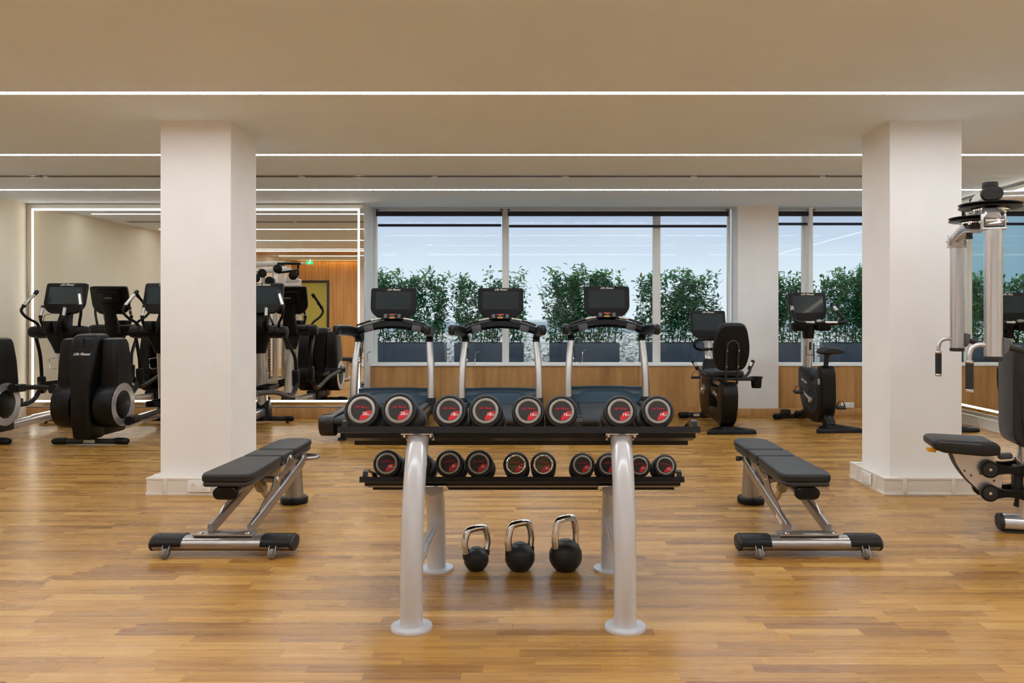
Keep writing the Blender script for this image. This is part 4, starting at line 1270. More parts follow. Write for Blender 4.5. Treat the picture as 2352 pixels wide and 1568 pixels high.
# ------------------------------------------------------------------ cross trainers
def cross_trainer(X, label, crank):
    """origin under the rear drive discs; faces the mirror (+y). crank: angle of the right crank"""
    e = empty('cross_trainer', (X, 7.75, 0), 0, label, 'cross trainer', 'cross trainers facing the mirror')
    # rear floor bar
    rb = B().tube([(-0.30, -0.04, 0.034), (0.30, -0.04, 0.034)], 0.026, 16).build('rear_bar', BLACKM, e)
    B().box((0.0, -0.067, 0.036), (0.11, 0.002, 0.030)).build('warning_label', STICKER, rb)
    for s_ in (-1, 1):
        B().tube([(s_ * 0.24, -0.04, 0.036), (s_ * 0.28, -0.04, 0.036), (s_ * 0.34, -0.04, 0.034), (s_ * 0.365, -0.04, 0.028), (s_ * 0.372, -0.04, 0.024)], [0.031, 0.034, 0.033, 0.026, 0.012], 16).build('bar_end', BLACK, rb)
    # central spine
    sp = []
    for z, w, y0, y1, r in ((0.065, 0.15, -0.17, 0.05, 0.03), (0.09, 0.185, -0.20, 0.06, 0.04), (0.25, 0.185, -0.235, 0.08, 0.04), (0.45, 0.185, -0.245, 0.09, 0.04), (0.60, 0.195, -0.24, 0.10, 0.04),
                            (0.70, 0.225, -0.225, 0.11, 0.04), (0.80, 0.248, -0.205, 0.12, 0.045), (0.95, 0.255, -0.175, 0.13, 0.045), (1.03, 0.248, -0.155, 0.12, 0.05), (1.065, 0.225, -0.125, 0.10, 0.05), (1.078, 0.18, -0.09, 0.07, 0.05)):
        sp.append([(a, (y0 + y1) / 2 + b, z) for a, b in rrect(w, y1 - y0, r, 5)])
    so_ = B().loft(sp).build('rear_spine', BLACK, e)
    B().bx(-0.003, 0.003, -0.180, -0.150, 0.93, 1.04).build('cover_seam', BLACKM, so_)
    B().box((0, -0.176, 0.93), (0.235, 0.012, 0.003), (0.2, 0, 0)).build('cover_joint', BLACKM, so_)
    text('Life Fitness', WHITETXT, 0.04, Matrix.Translation((0, -0.1925, 0.885)) @ Matrix.Rotation(R(-9), 4, 'X') @ FRONT, so_, 0.62, 0.014, 'logo', 0.165)
    for s_ in (-1, 1):
        # shoulder wing
        wg = []
        for z, x0, x1, y0, y1 in ((0.44, 0.115, 0.285, -0.10, 0.20), (0.60, 0.118, 0.290, -0.115, 0.215), (0.80, 0.122, 0.280, -0.11, 0.205), (0.98, 0.125, 0.268, -0.095, 0.175), (1.02, 0.130, 0.258, -0.08, 0.155), (1.035, 0.15, 0.235, -0.05, 0.12)):
            wg.append([(s_ * (x0 + x1) / 2 + a, (y0 + y1) / 2 + b, z) for a, b in rrect(x1 - x0, y1 - y0, 0.03, 4)])
        B().loft(wg).build('side_cover', BLACK, e)
        # drive drum with silver ring
        c0, c1 = (0.105, 0.292)
        prof = [(0.20, s_ * c0), (0.222, s_ * (c0 + 0.01)), (0.228, s_ * (c0 + 0.04)), (0.228, s_ * (c1 - 0.018)), (0.222, s_ * (c1 - 0.004)), (0.212, s_ * c1), (0.212, s_ * (c1 - 0.004)), (0.001, s_ * (c1 - 0.004))]
        dr = B().lathe(prof, (0, 0.01, 0.385), 'x', 48, False).build('drive_drum', BLACK, e)
        B().lathe([(0.211, s_ * (c1 - 0.004)), (0.209, s_ * (c1 + 0.002)), (0.138, s_ * (c1 + 0.002)), (0.136, s_ * (c1 - 0.004))], (0, 0.01, 0.385), 'x', 48, False).build('silver_ring', SILVER2, dr)
        B().lathe([(0.136, s_ * (c1 - 0.003)), (0.13, s_ * (c1 + 0.001)), (0.012, s_ * (c1 + 0.0012)), (0.001, s_ * (c1 + 0.0012))], (0, 0.01, 0.385), 'x', 40, False).build('hub_disc', BLACK, dr)
        # crank end, pedal arm, pedal
        a = crank + (0 if s_ > 0 else pi)
        cy, cz = 0.01 + 0.165 * sin(a), 0.385 + 0.165 * cos(a)
        xa = s_ * 0.345
        fy, fz = 1.50 + 0.08 * sin(a), 0.335 + 0.05 * cos(a)
        ar = B().tube(cr([(xa, cy, cz), (xa, cy + 0.30, cz + (fz - cz) * 0.12), (xa, cy + 0.75, cz + (fz - cz) * 0.48), (xa, fy - 0.20, fz - 0.035), (xa, fy - 0.03, fz + 0.01), (xa, fy + 0.05, fz + 0.09)], 4), 0.027, 14).build('pedal_arm', GREYMET if False else BLACK, e)
        B().tube([(xa - s_ * 0.05, cy, cz), (xa + s_ * 0.045, cy, cz)], 0.030, 16).tube([(xa, cy - 0.055, cz), (xa, cy + 0.12, cz + (fz - cz) * 0.05)], [0.043, 0.038], prof=rrect(1.7, 2.0, 0.55, 4)).build('crank_end', BLACK, ar)
        zm = cz + (fz - cz) * 0.52
        pt = B()
        xp = s_ * 0.245
        pt.prism([(xp + q0, 0.83 + 0.5 * (cy - 0.01) + q1) for q0, q1 in rrect(0.16, 0.40, 0.05, 4)], zm + 0.028, zm + 0.052, 'xy', 0.008)
        pt.build('pedal', BLACK, e)
        rm = B()
        base = [(xp + q0, 0.83 + 0.5 * (cy - 0.01) + q1, zm + 0.066) for q0, q1 in rrect(0.15, 0.39, 0.05, 4)]
        rm.tube(base, 1.0, prof=[(-0.006, -0.020), (0.006, -0.020), (0.006, 0.016), (-0.006, 0.016)], closed=True).build('pedal_rim', BLACK, e)
        B().box((s_ * 0.31, 0.83 + 0.5 * (cy - 0.01), zm + 0.012), (0.10, 0.09, 0.03), None, 0.006).build('pedal_bracket', BLACK, e)
        # swinging lever: block, lower tube, hub, upper handlebar
        ly = fy + 0.07
        bl = B().box((s_ * 0.330, ly, fz + 0.155), (0.075, 0.075, 0.20), (R(4), 0, 0), 0.018, 3).build('lever_block', BLACK, e)
        hub_y = 1.34
        dl = (ly - 1.56) * 0.6
        B().tube(cr([(s_ * 0.330, ly, fz + 0.20), (s_ * 0.330, ly - 0.01, fz + 0.34), (s_ * 0.320, ly - 0.05, 0.80), (s_ * 0.300, 1.42 + dl * 0.3, 0.93), (s_ * 0.285, 1.36, 1.01), (s_ * 0.280, hub_y, 1.06)], 4), 0.0195, 14).build('lever', BLACK, e)
        gy = hub_y - dl * 0.9
        hb = B().tube(cr([(s_ * 0.235, hub_y, 1.08), (s_ * 0.250, gy - 0.02, 1.16), (s_ * 0.315, gy - 0.11, 1.235), (s_ * 0.345, gy - 0.15, 1.305), (s_ * 0.330, gy - 0.13, 1.36), (s_ * 0.295, gy - 0.085, 1.42)], 5), 0.0155, 14).build('swing_handlebar', BLACK, e)
        B().tube([(s_ * 0.330, gy - 0.13, 1.365), (s_ * 0.262, gy - 0.04, 1.50)], 0.0185, 14).build('grip_sensor', GRIPSIL, hb)
        B().tube([(s_ * 0.334, gy - 0.132, 1.350), (s_ * 0.328, gy - 0.125, 1.372)], 0.022, 14).tube([(s_ * 0.335, gy - 0.118, 1.365), (s_ * 0.266, gy - 0.028, 1.505)], 0.016, 12).tube([(s_ * 0.266, gy - 0.045, 1.492), (s_ * 0.252, gy - 0.026, 1.522), (s_ * 0.243, gy - 0.014, 1.535)], [0.021, 0.024, 0.016], 14).build('grip_sleeve', BLACK, hb)
        # fixed inner handle
        ih = B().tube(cr([(s_ * 0.12, hub_y - 0.06, 1.08), (s_ * 0.125, hub_y - 0.12, 1.16), (s_ * 0.130, hub_y - 0.14, 1.23), (s_ * 0.125, hub_y - 0.11, 1.31)], 4), 0.0145, 12).build('fixed_handle', BLACK, e)
        B().tube([(s_ * 0.130, hub_y - 0.137, 1.25), (s_ * 0.124, hub_y - 0.107, 1.345)], 0.0175, 12).build('grip_sensor', GRIPSIL, ih)
        B().tube([(s_ * 0.124, hub_y - 0.108, 1.340), (s_ * 0.123, hub_y - 0.102, 1.362)], 0.021, 12).build('grip_collar', BLACK, ih)
        B().tube([(s_ * 0.130, hub_y - 0.139, 1.225), (s_ * 0.130, hub_y - 0.136, 1.254)], 0.020, 12).build('grip_collar', BLACK, ih)
    # hub across
    hb = B().tube([(-0.205, 1.34, 1.065), (0.205, 1.34, 1.065)], 0.072, 24).build('hub_cover', BLACK, e)
    for s_ in (-1, 1):
        B().tube([(s_ * 0.21, 1.34, 1.065), (s_ * 0.30, 1.34, 1.065), (s_ * 0.325, 1.34, 1.065), (s_ * 0.335, 1.34, 1.065)], [0.074, 0.068, 0.060, 0.035], 24).build('hub_end', BLACK, e)
    # neck, silver column, boot, rails
    nk = [[(a, 1.34 + b, 1.03) for a, b in rrect(0.28, 0.13, 0.04)], [(a, 1.36 + b, 0.93) for a, b in rrect(0.19, 0.14, 0.05)], [(a, 1.385 + b, 0.82) for a, b in rrect(0.125, 0.13, 0.055)]]
    B().loft(nk).build('neck', BLACK, e)
    cl = B().tube([(0, 1.375, 0.90), (0, 1.47, 0.20)], [0.052, 0.062], 24).build('column', ALU, e)
    for k in (0, 1):
        text('Life Fitness', DARKTXT, 0.05, Matrix.Translation(((-1) ** k * 0.0595, 1.445, 0.55)) @ (Matrix.Rotation(pi / 2, 4, 'Z') if k == 0 else Matrix.Rotation(-pi / 2, 4, 'Z')) @ FRONT @ Matrix.Rotation(-pi / 2 if k == 0 else pi / 2, 4, 'Z'), cl, 0.4, 0.012, 'logo', 0.26)
    bt = B().loft([[(a, 1.49 + b, z) for a, b in rrect(w, w2, 0.06, 4)] for z, w, w2 in ((0.04, 0.17, 0.22), (0.16, 0.165, 0.19), (0.27, 0.145, 0.15))]).build('boot', BLACK, e)
    B().box((0, 0.76, 0.125), (0.10, 1.30, 0.09), (R(1.2), 0, 0), 0.012).build('base_rail', SILVER2, e)
    B().box((0, 0.22, 0.135), (0.17, 0.46, 0.12), None, 0.02).build('rail_cover', BLACK, e)
    fb = B().tube([(-0.30, 1.52, 0.052), (0.30, 1.52, 0.052)], 0.028, 14).build('front_bar', BLACKM, e)
    for s_ in (-1, 1):
        B().tube([(s_ * 0.25, 1.52, 0.052), (s_ * 0.33, 1.52, 0.050), (s_ * 0.345, 1.52, 0.046)], [0.034, 0.033, 0.018], 14).build('bar_end', BLACK, fb)
        B().lathe([(0.022, 0), (0.024, 0.006), (0.010, 0.012), (0.008, 0.03)], (s_ * 0.27, 1.52, 0), 'z', 14).build('levelling_foot', BLACKM, fb)
    # cup tray, console stalk and console
    for s_, w in ((-1, 0.115), (1, 0.115)):
        cp = B().loft([[(s_ * 0.055 + a, 1.235 + b, z) for a, b in rrect(w * k, 0.12 * k, 0.04, 4)] for z, k in ((1.06, 0.72), (1.10, 0.85), (1.185, 1.0), (1.190, 0.96), (1.186, 0.86), (1.13, 0.78))], cap=False)
        cp.build('cup_holder', BLACK, e)
    B().loft([[(a, 1.40 + yo + b, z) for a, b in rrect(w, d_, 0.035, 4)] for z, w, d_, yo in ((1.02, 0.24, 0.12, 0.0), (1.15, 0.17, 0.09, 0.03), (1.26, 0.15, 0.07, 0.07), (1.40, 0.19, 0.06, 0.11))]).build('console_stalk', BLACK, e)
    M = Matrix.Translation((0, 1.46, 1.45)) @ Matrix.Rotation(R(-16), 4, 'X')
    console(e, 0.475, 0.365, M, 0.385, 0.205, 0.030, 0.165)
    B().tube(cr([(-0.13, 1.40, 1.27), (-0.16, 1.34, 1.26), (-0.165, 1.31, 1.20), (-0.15, 1.30, 1.13)], 4), 0.0035, 6).build('cable', BLACKM, e)
    B().tube(cr([(0.10, 1.40, 1.27), (0.13, 1.33, 1.25), (0.145, 1.30, 1.18), (0.14, 1.30, 1.10)], 4), 0.0035, 6).build('cable', BLACKM, e)
    B().tube([(-0.06, 1.40, 0.77), (-0.10, 1.36, 0.76), (-0.13, 1.36, 0.76), (-0.125, 1.36, 0.66), (-0.10, 1.36, 0.64), (-0.06, 1.40, 0.65)], 0.004, 8).build('wire_hook', CHROME, e)
    return e
cross_trainer(-5.555, 'cross trainer on the far left, cut off by the picture edge', R(20))
cross_trainer(-4.410, 'cross trainer in the middle with its rear discs in full view', R(165))
cross_trainer(-3.275, 'cross trainer mostly hidden behind the left pillar', R(60))

# ------------------------------------------------------------------ bikes
def ring_base(e, yr, yf, w, name='rear_base'):
    """moulded floor ring: straight bar at the rear, arms meeting in front"""
    out = roundpoly([(-w / 2, yr), (w / 2, yr), (w / 2, yr + 0.04), (0.075, yf - 0.02), (0.055, yf), (-0.055, yf), (-0.075, yf - 0.02), (-w / 2, yr + 0.04)], 0.025, 3)
    hole = roundpoly([(-w * 0.32, yr + 0.065), (w * 0.32, yr + 0.065), (0.05, yf - 0.09), (-0.05, yf - 0.09)], 0.03, 5)
    # bridge the two outlines by angle
    c = ((0.0), (yr + yf) / 2 - 0.03)
    def cast(poly, a):
        d = Vector((cos(a), sin(a)))
        best = 0
        for i in range(len(poly)):
            p, q = Vector(poly[i]) - Vector(c), Vector(poly[(i + 1) % len(poly)]) - Vector(c)
            ed = q - p
            den = d.x * ed.y - d.y * ed.x
            if abs(den) < 1e-9: continue
            t = (p.x * ed.y - p.y * ed.x) / den
            u = (p.x * d.y - p.y * d.x) / den
            if t > 0 and -1e-6 <= u <= 1 + 1e-6: best = max(best, t)
        return (c[0] + d.x * best, c[1] + d.y * best)
    rings = []
    N_ = 64
    for i in range(N_):
        a = 2 * pi * i / N_
        o = cast(out, a); h = cast(hole, a)
        mx_ = ((o[0] + h[0]) / 2, (o[1] + h[1]) / 2)
        k = 0.18
        oi = (o[0] + (h[0] - o[0]) * k, o[1] + (h[1] - o[1]) * k)
        hi = (h[0] + (o[0] - h[0]) * k, h[1] + (o[1] - h[1]) * k)
        rise = max(0, min(1, (mx_[1] - yr) / (yf - yr))) * 0.018
        rings.append([(o[0], o[1], 0.0), (o[0], o[1], 0.030 + rise), (oi[0], oi[1], 0.045 + rise), (hi[0], hi[1], 0.040 + rise), (h[0], h[1], 0.022), (h[0], h[1], 0.0)])
    return B().loft(rings, closed=True).build(name, BLACK, e)

def pedal(e, x, y, z, s_, ang=0.0):
    p = B().box((x + s_ * 0.055, y, z), (0.10, 0.085, 0.022), (ang, 0, 0), 0.006).cyl((x - s_ * 0.01, y, z), (x + s_ * 0.02, y, z), 0.009, n=10).build('pedal', BLACKM, e)
    pts = [(x + s_ * (0.055 + 0.045 * cos(t)), y - 0.01, z + 0.010 + 0.065 * sin(t)) for t in [pi * k / 10 for k in range(11)]]
    B().tube(pts, 1.0, prof=[(-0.010, -0.0015), (0.010, -0.0015), (0.010, 0.0015), (-0.010, 0.0015)], up=(0, 0, 1) if False else (1, 0, 0)).build('strap', BLACKM, p)
    return p

def upright_bike():
    e = empty('upright_bike')       # faces +y; origin on the floor under the crank
    ring_base(e, -0.52, -0.22, 0.52)
    fb = B().tube([(-0.28, 0.62, 0.040), (0.28, 0.62, 0.040)], 0.030, 14).build('front_bar', BLACKM, e)
    for s_ in (-1, 1):
        B().tube([(s_ * 0.20, 0.62, 0.040), (s_ * 0.29, 0.62, 0.038), (s_ * 0.305, 0.62, 0.036)], [0.036, 0.036, 0.020], 16).build('bar_end', BLACK, fb)
    B().box((-0.16, 0.60, 0.095), (0.10, 0.09, 0.06), None, 0.008).build('power_box', BLACKM, e)
    B().tube(cr([(0, 0.60, 0.06), (0, 0.45, 0.08), (0, 0.30, 0.14), (0, 0.15, 0.2)], 4), 1.0, prof=rrect(0.10, 0.10, 0.03)).build('frame_beam', BLACK, e)
    B().tube(cr([(0, -0.26, 0.03), (0, -0.22, 0.08), (0, -0.12, 0.16)], 4), 1.0, prof=rrect(0.12, 0.12, 0.04)).build('rear_neck', BLACK, e)
    body = [(0.42, 0.64), (0.36, 0.665), (0.26, 0.645), (0.12, 0.57), (0.02, 0.50), (-0.03, 0.51), (-0.07, 0.60), (-0.10, 0.69), (-0.20, 0.70), (-0.235, 0.62), (-0.245, 0.42), (-0.25, 0.26), (-0.20, 0.13), (-0.11, 0.06), (0.02, 0.045),
            (0.16, 0.08), (0.28, 0.17), (0.37, 0.31), (0.42, 0.46)]
    bd = B().prism(roundpoly(body, 0.04), -0.085, 0.085, 'yz', 0.028, 5).build('body', BLACK, e)
    for s_ in (-1, 1):
        B().lathe([(0.155, s_ * 0.084), (0.15, s_ * 0.090), (0.125, s_ * 0.090), (0.12, s_ * 0.086), (0.07, s_ * 0.086), (0.065, s_ * 0.090), (0.001, s_ * 0.090)], (0, 0.02, 0.30), 'x', 40, False).build('crank_cover', BLACKM, bd)
        M = Matrix.Rotation(pi / 2 if s_ > 0 else -pi / 2, 4, 'Z')
        text('LifeCycle', WHITETXT, 0.06, Matrix.Translation((s_ * 0.0858, 0.235, 0.50)) @ M @ FRONT @ Matrix.Rotation(R(14) * s_, 4, 'Z'), bd, 0.3, 0.01, 'logo', 0.15)
        B().lathe([(0.033, s_ * 0.0855), (0.033, s_ * 0.0865), (0.028, s_ * 0.0868), (0.028, s_ * 0.0855)], (0, -0.165, 0.52), 'x', 28, False).box((s_ * 0.086, -0.165, 0.52), (0.0014, 0.006, 0.055)).box((s_ * 0.086, -0.165, 0.52), (0.0014, 0.045, 0.006), (0.5, 0, 0)).build('emblem', WHITETXT, bd)
        # crank arm and pedal: left one forward-up, right one back-down
        ca = R(62) if s_ < 0 else R(242)
        py_, pz_ = 0.02 + 0.16 * sin(ca), 0.30 + 0.16 * cos(ca)
        B().tube([(s_ * 0.100, 0.02, 0.30), (s_ * 0.125, py_, pz_)], [0.017, 0.013], 12).lathe([(0.030, s_ * 0.090), (0.032, s_ * 0.100), (0.028, s_ * 0.118), (0.001, s_ * 0.120)], (0, 0.02, 0.30), 'x', 20).build('crank', ALU, e)
        pedal(e, s_ * 0.130, py_, pz_, s_, 0.2)
    # seat post and saddle
    B().tube([(0, -0.145, 0.66), (0, -0.185, 0.83)], 0.026, 16).build('seat_post', BLACKM, e)
    B().box((0, -0.19, 0.832), (0.07, 0.12, 0.03), None, 0.01).build('seat_clamp', BLACKM, e)
    sd = []
    for yy, w, h, z in ((-0.335, 0.20, 0.05, 0.875), (-0.315, 0.285, 0.078, 0.873), (-0.25, 0.305, 0.088, 0.872), (-0.17, 0.24, 0.080, 0.868), (-0.08, 0.13, 0.065, 0.862), (0.0, 0.085, 0.055, 0.858), (0.03, 0.05, 0.03, 0.856)):
        ring = []
        for i in range(20):
            t = 2 * pi * i / 20
            x_ = w / 2 * cos(t)
            dip = 0.022 * (abs(x_) / max(w / 2, 1e-6)) ** 2
            ring.append((x_, yy, z + h / 2 * sin(t) * (0.8 if sin(t) > 0 else 1) - dip + (0.008 if abs(x_) > w * 0.2 and sin(t) > 0 else 0)))
        sd.append(ring)
    B().loft(sd).build('saddle', VINYL, e)
    # column, neck
    cl = B().tube([(0, 0.345, 0.58), (0, 0.315, 1.02)], 1.0, prof=ell(0.052, 0.060, 24)).build('column', ALU, e)
    B().tube([(-0.055, 0.27, 0.90), (-0.06, 0.24, 0.86), (-0.06, 0.235, 0.80), (0.02, 0.235, 0.79), (0.03, 0.235, 0.85)], 0.004, 8).box((-0.0, 0.262, 0.90), (0.022, 0.02, 0.09), None, 0.004).build('bottle_hook', BLACKM, cl)
    B().loft([[(a, 0.315 + b, z) for a, b in rrect(w, w * 1.05, 0.05, 4)] for z, w in ((0.985, 0.118), (1.08, 0.130), (1.16, 0.16))]).build('neck', BLACK, e)
    for s_ in (-1, 1):
        B().loft([[(s_ * 0.145 + a, 0.25 + b, z) for a, b in rrect(w, w * 0.8, 0.03, 4)] for z, w in ((1.075, 0.135), (1.09, 0.165), (1.165, 0.175))]).build('cup_holder', BLACK, e)
    # handlebar: loop with horns
    pts = cr([(-0.235, 0.22, 1.385), (-0.26, 0.16, 1.33), (-0.285, 0.04, 1.225), (-0.29, -0.02, 1.19), (-0.22, -0.05, 1.168), (-0.10, 0.0, 1.165), (0.0, 0.03, 1.172), (0.10, 0.0, 1.165), (0.22, -0.05, 1.168), (0.29, -0.02, 1.19), (0.285, 0.04, 1.225), (0.26, 0.16, 1.33), (0.235, 0.22, 1.385)], 5)
    hb = B().tube(pts, 0.0205, 14, up=(0, 1, 0)).build('handlebar', BLACK, e)
    for s_ in (-1, 1):
        B().tube(cr([(s_ * 0.07, 0.012, 1.172), (s_ * 0.13, -0.012, 1.168), (s_ * 0.19, -0.042, 1.171)], 4), 0.0213, 14).build('grip_sensor', GRIPSIL, hb)
        B().tube([(s_ * 0.267, 0.128, 1.305), (s_ * 0.252, 0.182, 1.350)], 0.0213, 12).build('grip_sensor', GRIPSIL, hb)
    B().lathe([(0.030, 0), (0.038, 0.012), (0.034, 0.03), (0.020, 0.038), (0.001, 0.040)], (0, 0.02, 1.172), 'z', 24).build('hub_cap', GREYMET, e)
    M = Matrix.Translation((0, 0.34, 1.35)) @ Matrix.Rotation(R(-10), 4, 'X')
    console(e, 0.450, 0.345, M, 0.370, 0.200, 0.030, 0.165)
    B().tube(cr([(0.12, 0.28, 1.20), (0.18, 0.22, 1.24), (0.22, 0.14, 1.22), (0.21, 0.06, 1.18)], 4), 0.0035, 6).build('cable', BLACKM, e)
    return e
ub = upright_bike()
ub.location = (3.105, 8.98, 0); ub.rotation_euler = (0, 0, R(5))
tag(ub, 'black upright exercise bike by the window right of the column', 'exercise bike', 'upright bikes')
ub2 = copy_tree(ub)
ub2.location = (4.37, 9.02, 0)
tag(ub2, 'black upright exercise bike hidden behind the right pillar, seen in the right mirror', 'exercise bike', 'upright bikes')

def recumbent_bike():
    e = empty('recumbent_bike', (1.955, 9.0, 0), R(1.5), 'black recumbent exercise bike with backrest in front of the column', 'exercise bike')
    ring_base(e, -0.64, -0.36, 0.53)
    fb = B().tube([(-0.29, 0.68, 0.042), (0.29, 0.68, 0.042)], 0.032, 14).build('front_bar', BLACKM, e)
    B().box((-0.10, 0.647, 0.046), (0.07, 0.002, 0.030)).build('warning_label', STICKER, fb)
    for s_ in (-1, 1):
        B().tube([(s_ * 0.20, 0.68, 0.042), (s_ * 0.30, 0.68, 0.040), (s_ * 0.315, 0.68, 0.038)], [0.038, 0.038, 0.022], 16).build('bar_end', BLACK, fb)
    # rear curved body and floor beam
    rear = [(-0.40, 0.055), (-0.50, 0.12), (-0.57, 0.28), (-0.575, 0.42), (-0.53, 0.515), (-0.43, 0.545), (-0.36, 0.50), (-0.345, 0.38), (-0.30, 0.27), (-0.20, 0.235), (0.10, 0.235), (0.10, 0.10), (-0.20, 0.08), (-0.32, 0.06)]
    rr_ = B().prism(roundpoly(rear, 0.035), -0.085, 0.085, 'yz', 0.025, 4).build('rear_body', BLACK, e)
    pan = [(-0.40, 0.485), (-0.20, 0.46), (0.02, 0.46), (0.06, 0.40), (-0.05, 0.36), (-0.22, 0.34), (-0.30, 0.30), (-0.37, 0.33), (-0.385, 0.42)]
    pn = B().prism(roundpoly(pan, 0.03), -0.080, 0.080, 'yz', 0.012).build('side_panel', BLACK, e)
    text('LifeCycle', WHITETXT, 0.06, Matrix.Translation((-0.0812, -0.20, 0.395)) @ Matrix.Rotation(-pi / 2, 4, 'Z') @ FRONT @ Matrix.Rotation(R(-8), 4, 'Z'), pn, 0.3, 0.01, 'logo', 0.18)
    B().bx(-0.050, 0.050, -0.42, 0.12, 0.475, 0.530, 0.012).build('seat_rail', ALU, e)
    # front shroud
    front = [(0.04, 0.10), (0.03, 0.44), (0.06, 0.56), (0.16, 0.625), (0.34, 0.64), (0.52, 0.60), (0.60, 0.47), (0.58, 0.28), (0.50, 0.12), (0.30, 0.07)]
    fs = B().prism(roundpoly(front, 0.05), -0.085, 0.085, 'yz', 0.03, 4).build('front_body', BLACK, e)
    B().tube([(0, 0.52, 0.10), (0, 0.67, 0.05)], 1.0, prof=rrect(0.09, 0.09, 0.02)).build('front_neck', BLACK, e)
    for s_ in (-1, 1):
        B().lathe([(0.030, s_ * 0.085), (0.030, s_ * 0.0865), (0.025, s_ * 0.087), (0.025, s_ * 0.085)], (0, 0.49, 0.35), 'x', 24, False).box((s_ * 0.086, 0.49, 0.35), (0.0014, 0.005, 0.05)).build('emblem', WHITETXT, fs)
        ca = R(20) if s_ < 0 else R(200)
        cy, cz = 0.33, 0.39
        py_, pz_ = cy - 0.15 * sin(ca), cz + 0.15 * cos(ca)
        B().tube([(s_ * 0.102, cy, cz), (s_ * 0.130, py_, pz_)], [0.018, 0.014], 12).lathe([(0.055, s_ * 0.084), (0.055, s_ * 0.092), (0.032, s_ * 0.104), (0.028, s_ * 0.120), (0.001, s_ * 0.122)], (0, cy, cz), 'x', 24).build('crank', ALU, e)
        pedal(e, s_ * 0.135, py_, pz_, s_, -0.2)
    # console mast with loop handle
    ms = B().tube([(0, 0.42, 0.60), (0, 0.47, 1.02)], 1.0, prof=ell(0.048, 0.055, 22)).build('mast', ALU, e)
    B().loft([[(a, yy + b, z) for a, b in rrect(w, w * 0.9, 0.04, 4)] for z, w, yy in ((0.58, 0.19, 0.40), (0.66, 0.15, 0.415), (0.74, 0.12, 0.435))]).build('boot', BLACK, ms)
    B().tube([(-0.05, 0.40, 0.86), (-0.06, 0.37, 0.82), (-0.05, 0.37, 0.76), (0.04, 0.37, 0.75), (0.05, 0.38, 0.80)], 0.004, 8).build('bottle_hook', CHROME, ms)
    lp = cr([(0.0, 0.40, 0.975), (-0.12, 0.30, 0.975), (-0.19, 0.25, 0.955), (-0.215, 0.24, 0.915), (-0.19, 0.25, 0.872), (-0.12, 0.30, 0.855), (0.0, 0.42, 0.855)], 5)
    B().tube(lp, 0.0185, 14).build('front_handle', BLACK, e)
    lp = [Vector((-p.x, p.y, p.z)) for p in lp]
    B().tube(lp, 0.0185, 14).build('front_handle', BLACK, e)
    B().loft([[(a, 0.475 + b, z) for a, b in rrect(w, w * 0.8, 0.04, 4)] for z, w in ((0.98, 0.11), (1.05, 0.15))]).build('neck', BLACK, e)
    M = Matrix.Translation((-0.005, 0.46, 1.145)) @ Matrix.Rotation(R(-12), 4, 'X')
    console(e, 0.420, 0.335, M, 0.355, 0.190, 0.025, 0.15)
    # seat and backrest on a double tube frame
    st = B().prism(roundpoly([(-0.20, -0.40), (0.20, -0.40), (0.20, -0.10), (0.13, 0.06), (-0.13, 0.06), (-0.20, -0.10)], 0.06, 4), 0.585, 0.655, 'xy', 0.028, 4).build('seat_pad', VINYL, e)
    B().box((0, -0.20, 0.565), (0.28, 0.36, 0.035), None, 0.01).build('seat_base', BLACKM, e)
    bk = roundpoly([(-0.115, 1.165), (0.115, 1.165), (0.155, 1.10), (0.190, 0.92), (0.185, 0.80), (0.135, 0.665), (-0.135, 0.665), (-0.185, 0.80), (-0.190, 0.92), (-0.155, 1.10)], 0.06, 4)
    Mb = Matrix.Translation((0.03, -0.40, 0.0)) @ Matrix.Rotation(R(10), 4, 'X') @ Matrix.Translation((0, 0.06, 0.0))
    bo_ = B(Mb).prism(bk, -0.020, 0.030, 'xz', 0.018, 4).build('backrest', BLACK, e)
    B(Mb).prism(inset(bk, 0.012), -0.045, -0.015, 'xz', 0.014, 3).build('backrest_cushion', VINYL, bo_)
    fr = B(Mb)
    fr.tube(cr([(-0.062, -0.028, 0.52), (-0.062, -0.048, 0.60), (-0.062, -0.046, 0.80), (-0.062, -0.042, 0.93), (-0.045, -0.040, 0.975), (0, -0.038, 0.995), (0.045, -0.040, 0.975), (0.062, -0.042, 0.93), (0.062, -0.046, 0.80), (0.062, -0.048, 0.60), (0.062, -0.028, 0.52)], 4), 0.0135, 12, up=(0, 1, 0))
    fo = fr.build('back_frame', BLACKM, bo_)
    for x_ in (-0.062, 0.062):
        for z_ in (0.72, 0.895):
            B(Mb).cyl((x_, -0.066, z_), (x_, -0.052, z_), 0.008, n=10).build('bolt', CHROME, bo_)
    # armrest bar with grips and a cup holder
    arm = cr([(-0.31, -0.25, 0.725), (-0.275, -0.27, 0.665), (-0.23, -0.30, 0.615), (-0.10, -0.37, 0.575), (0.05, -0.39, 0.565), (0.16, -0.37, 0.575), (0.25, -0.30, 0.605), (0.285, -0.28, 0.65), (0.30, -0.26, 0.70)], 5)
    ab = B().tube(arm, 0.0155, 12).build('arm_bar', BLACKM, e)
    for s_ in (-1, 1):
        B().tube([(s_ * 0.283, -0.268, 0.66), (s_ * 0.335, -0.24, 0.755)], 0.021, 14).build('grip', BLACK, ab)
        B().tube([(s_ * 0.297 - 0.006, -0.27, 0.695), (s_ * 0.318 - 0.006, -0.258, 0.735)], 0.0195, 12).build('grip_sensor', GRIPSIL, ab)
    B().bx(0.10, 0.30, -0.40, -0.33, 0.545, 0.585, 0.010).build('cup_arm', BLACKM, e)
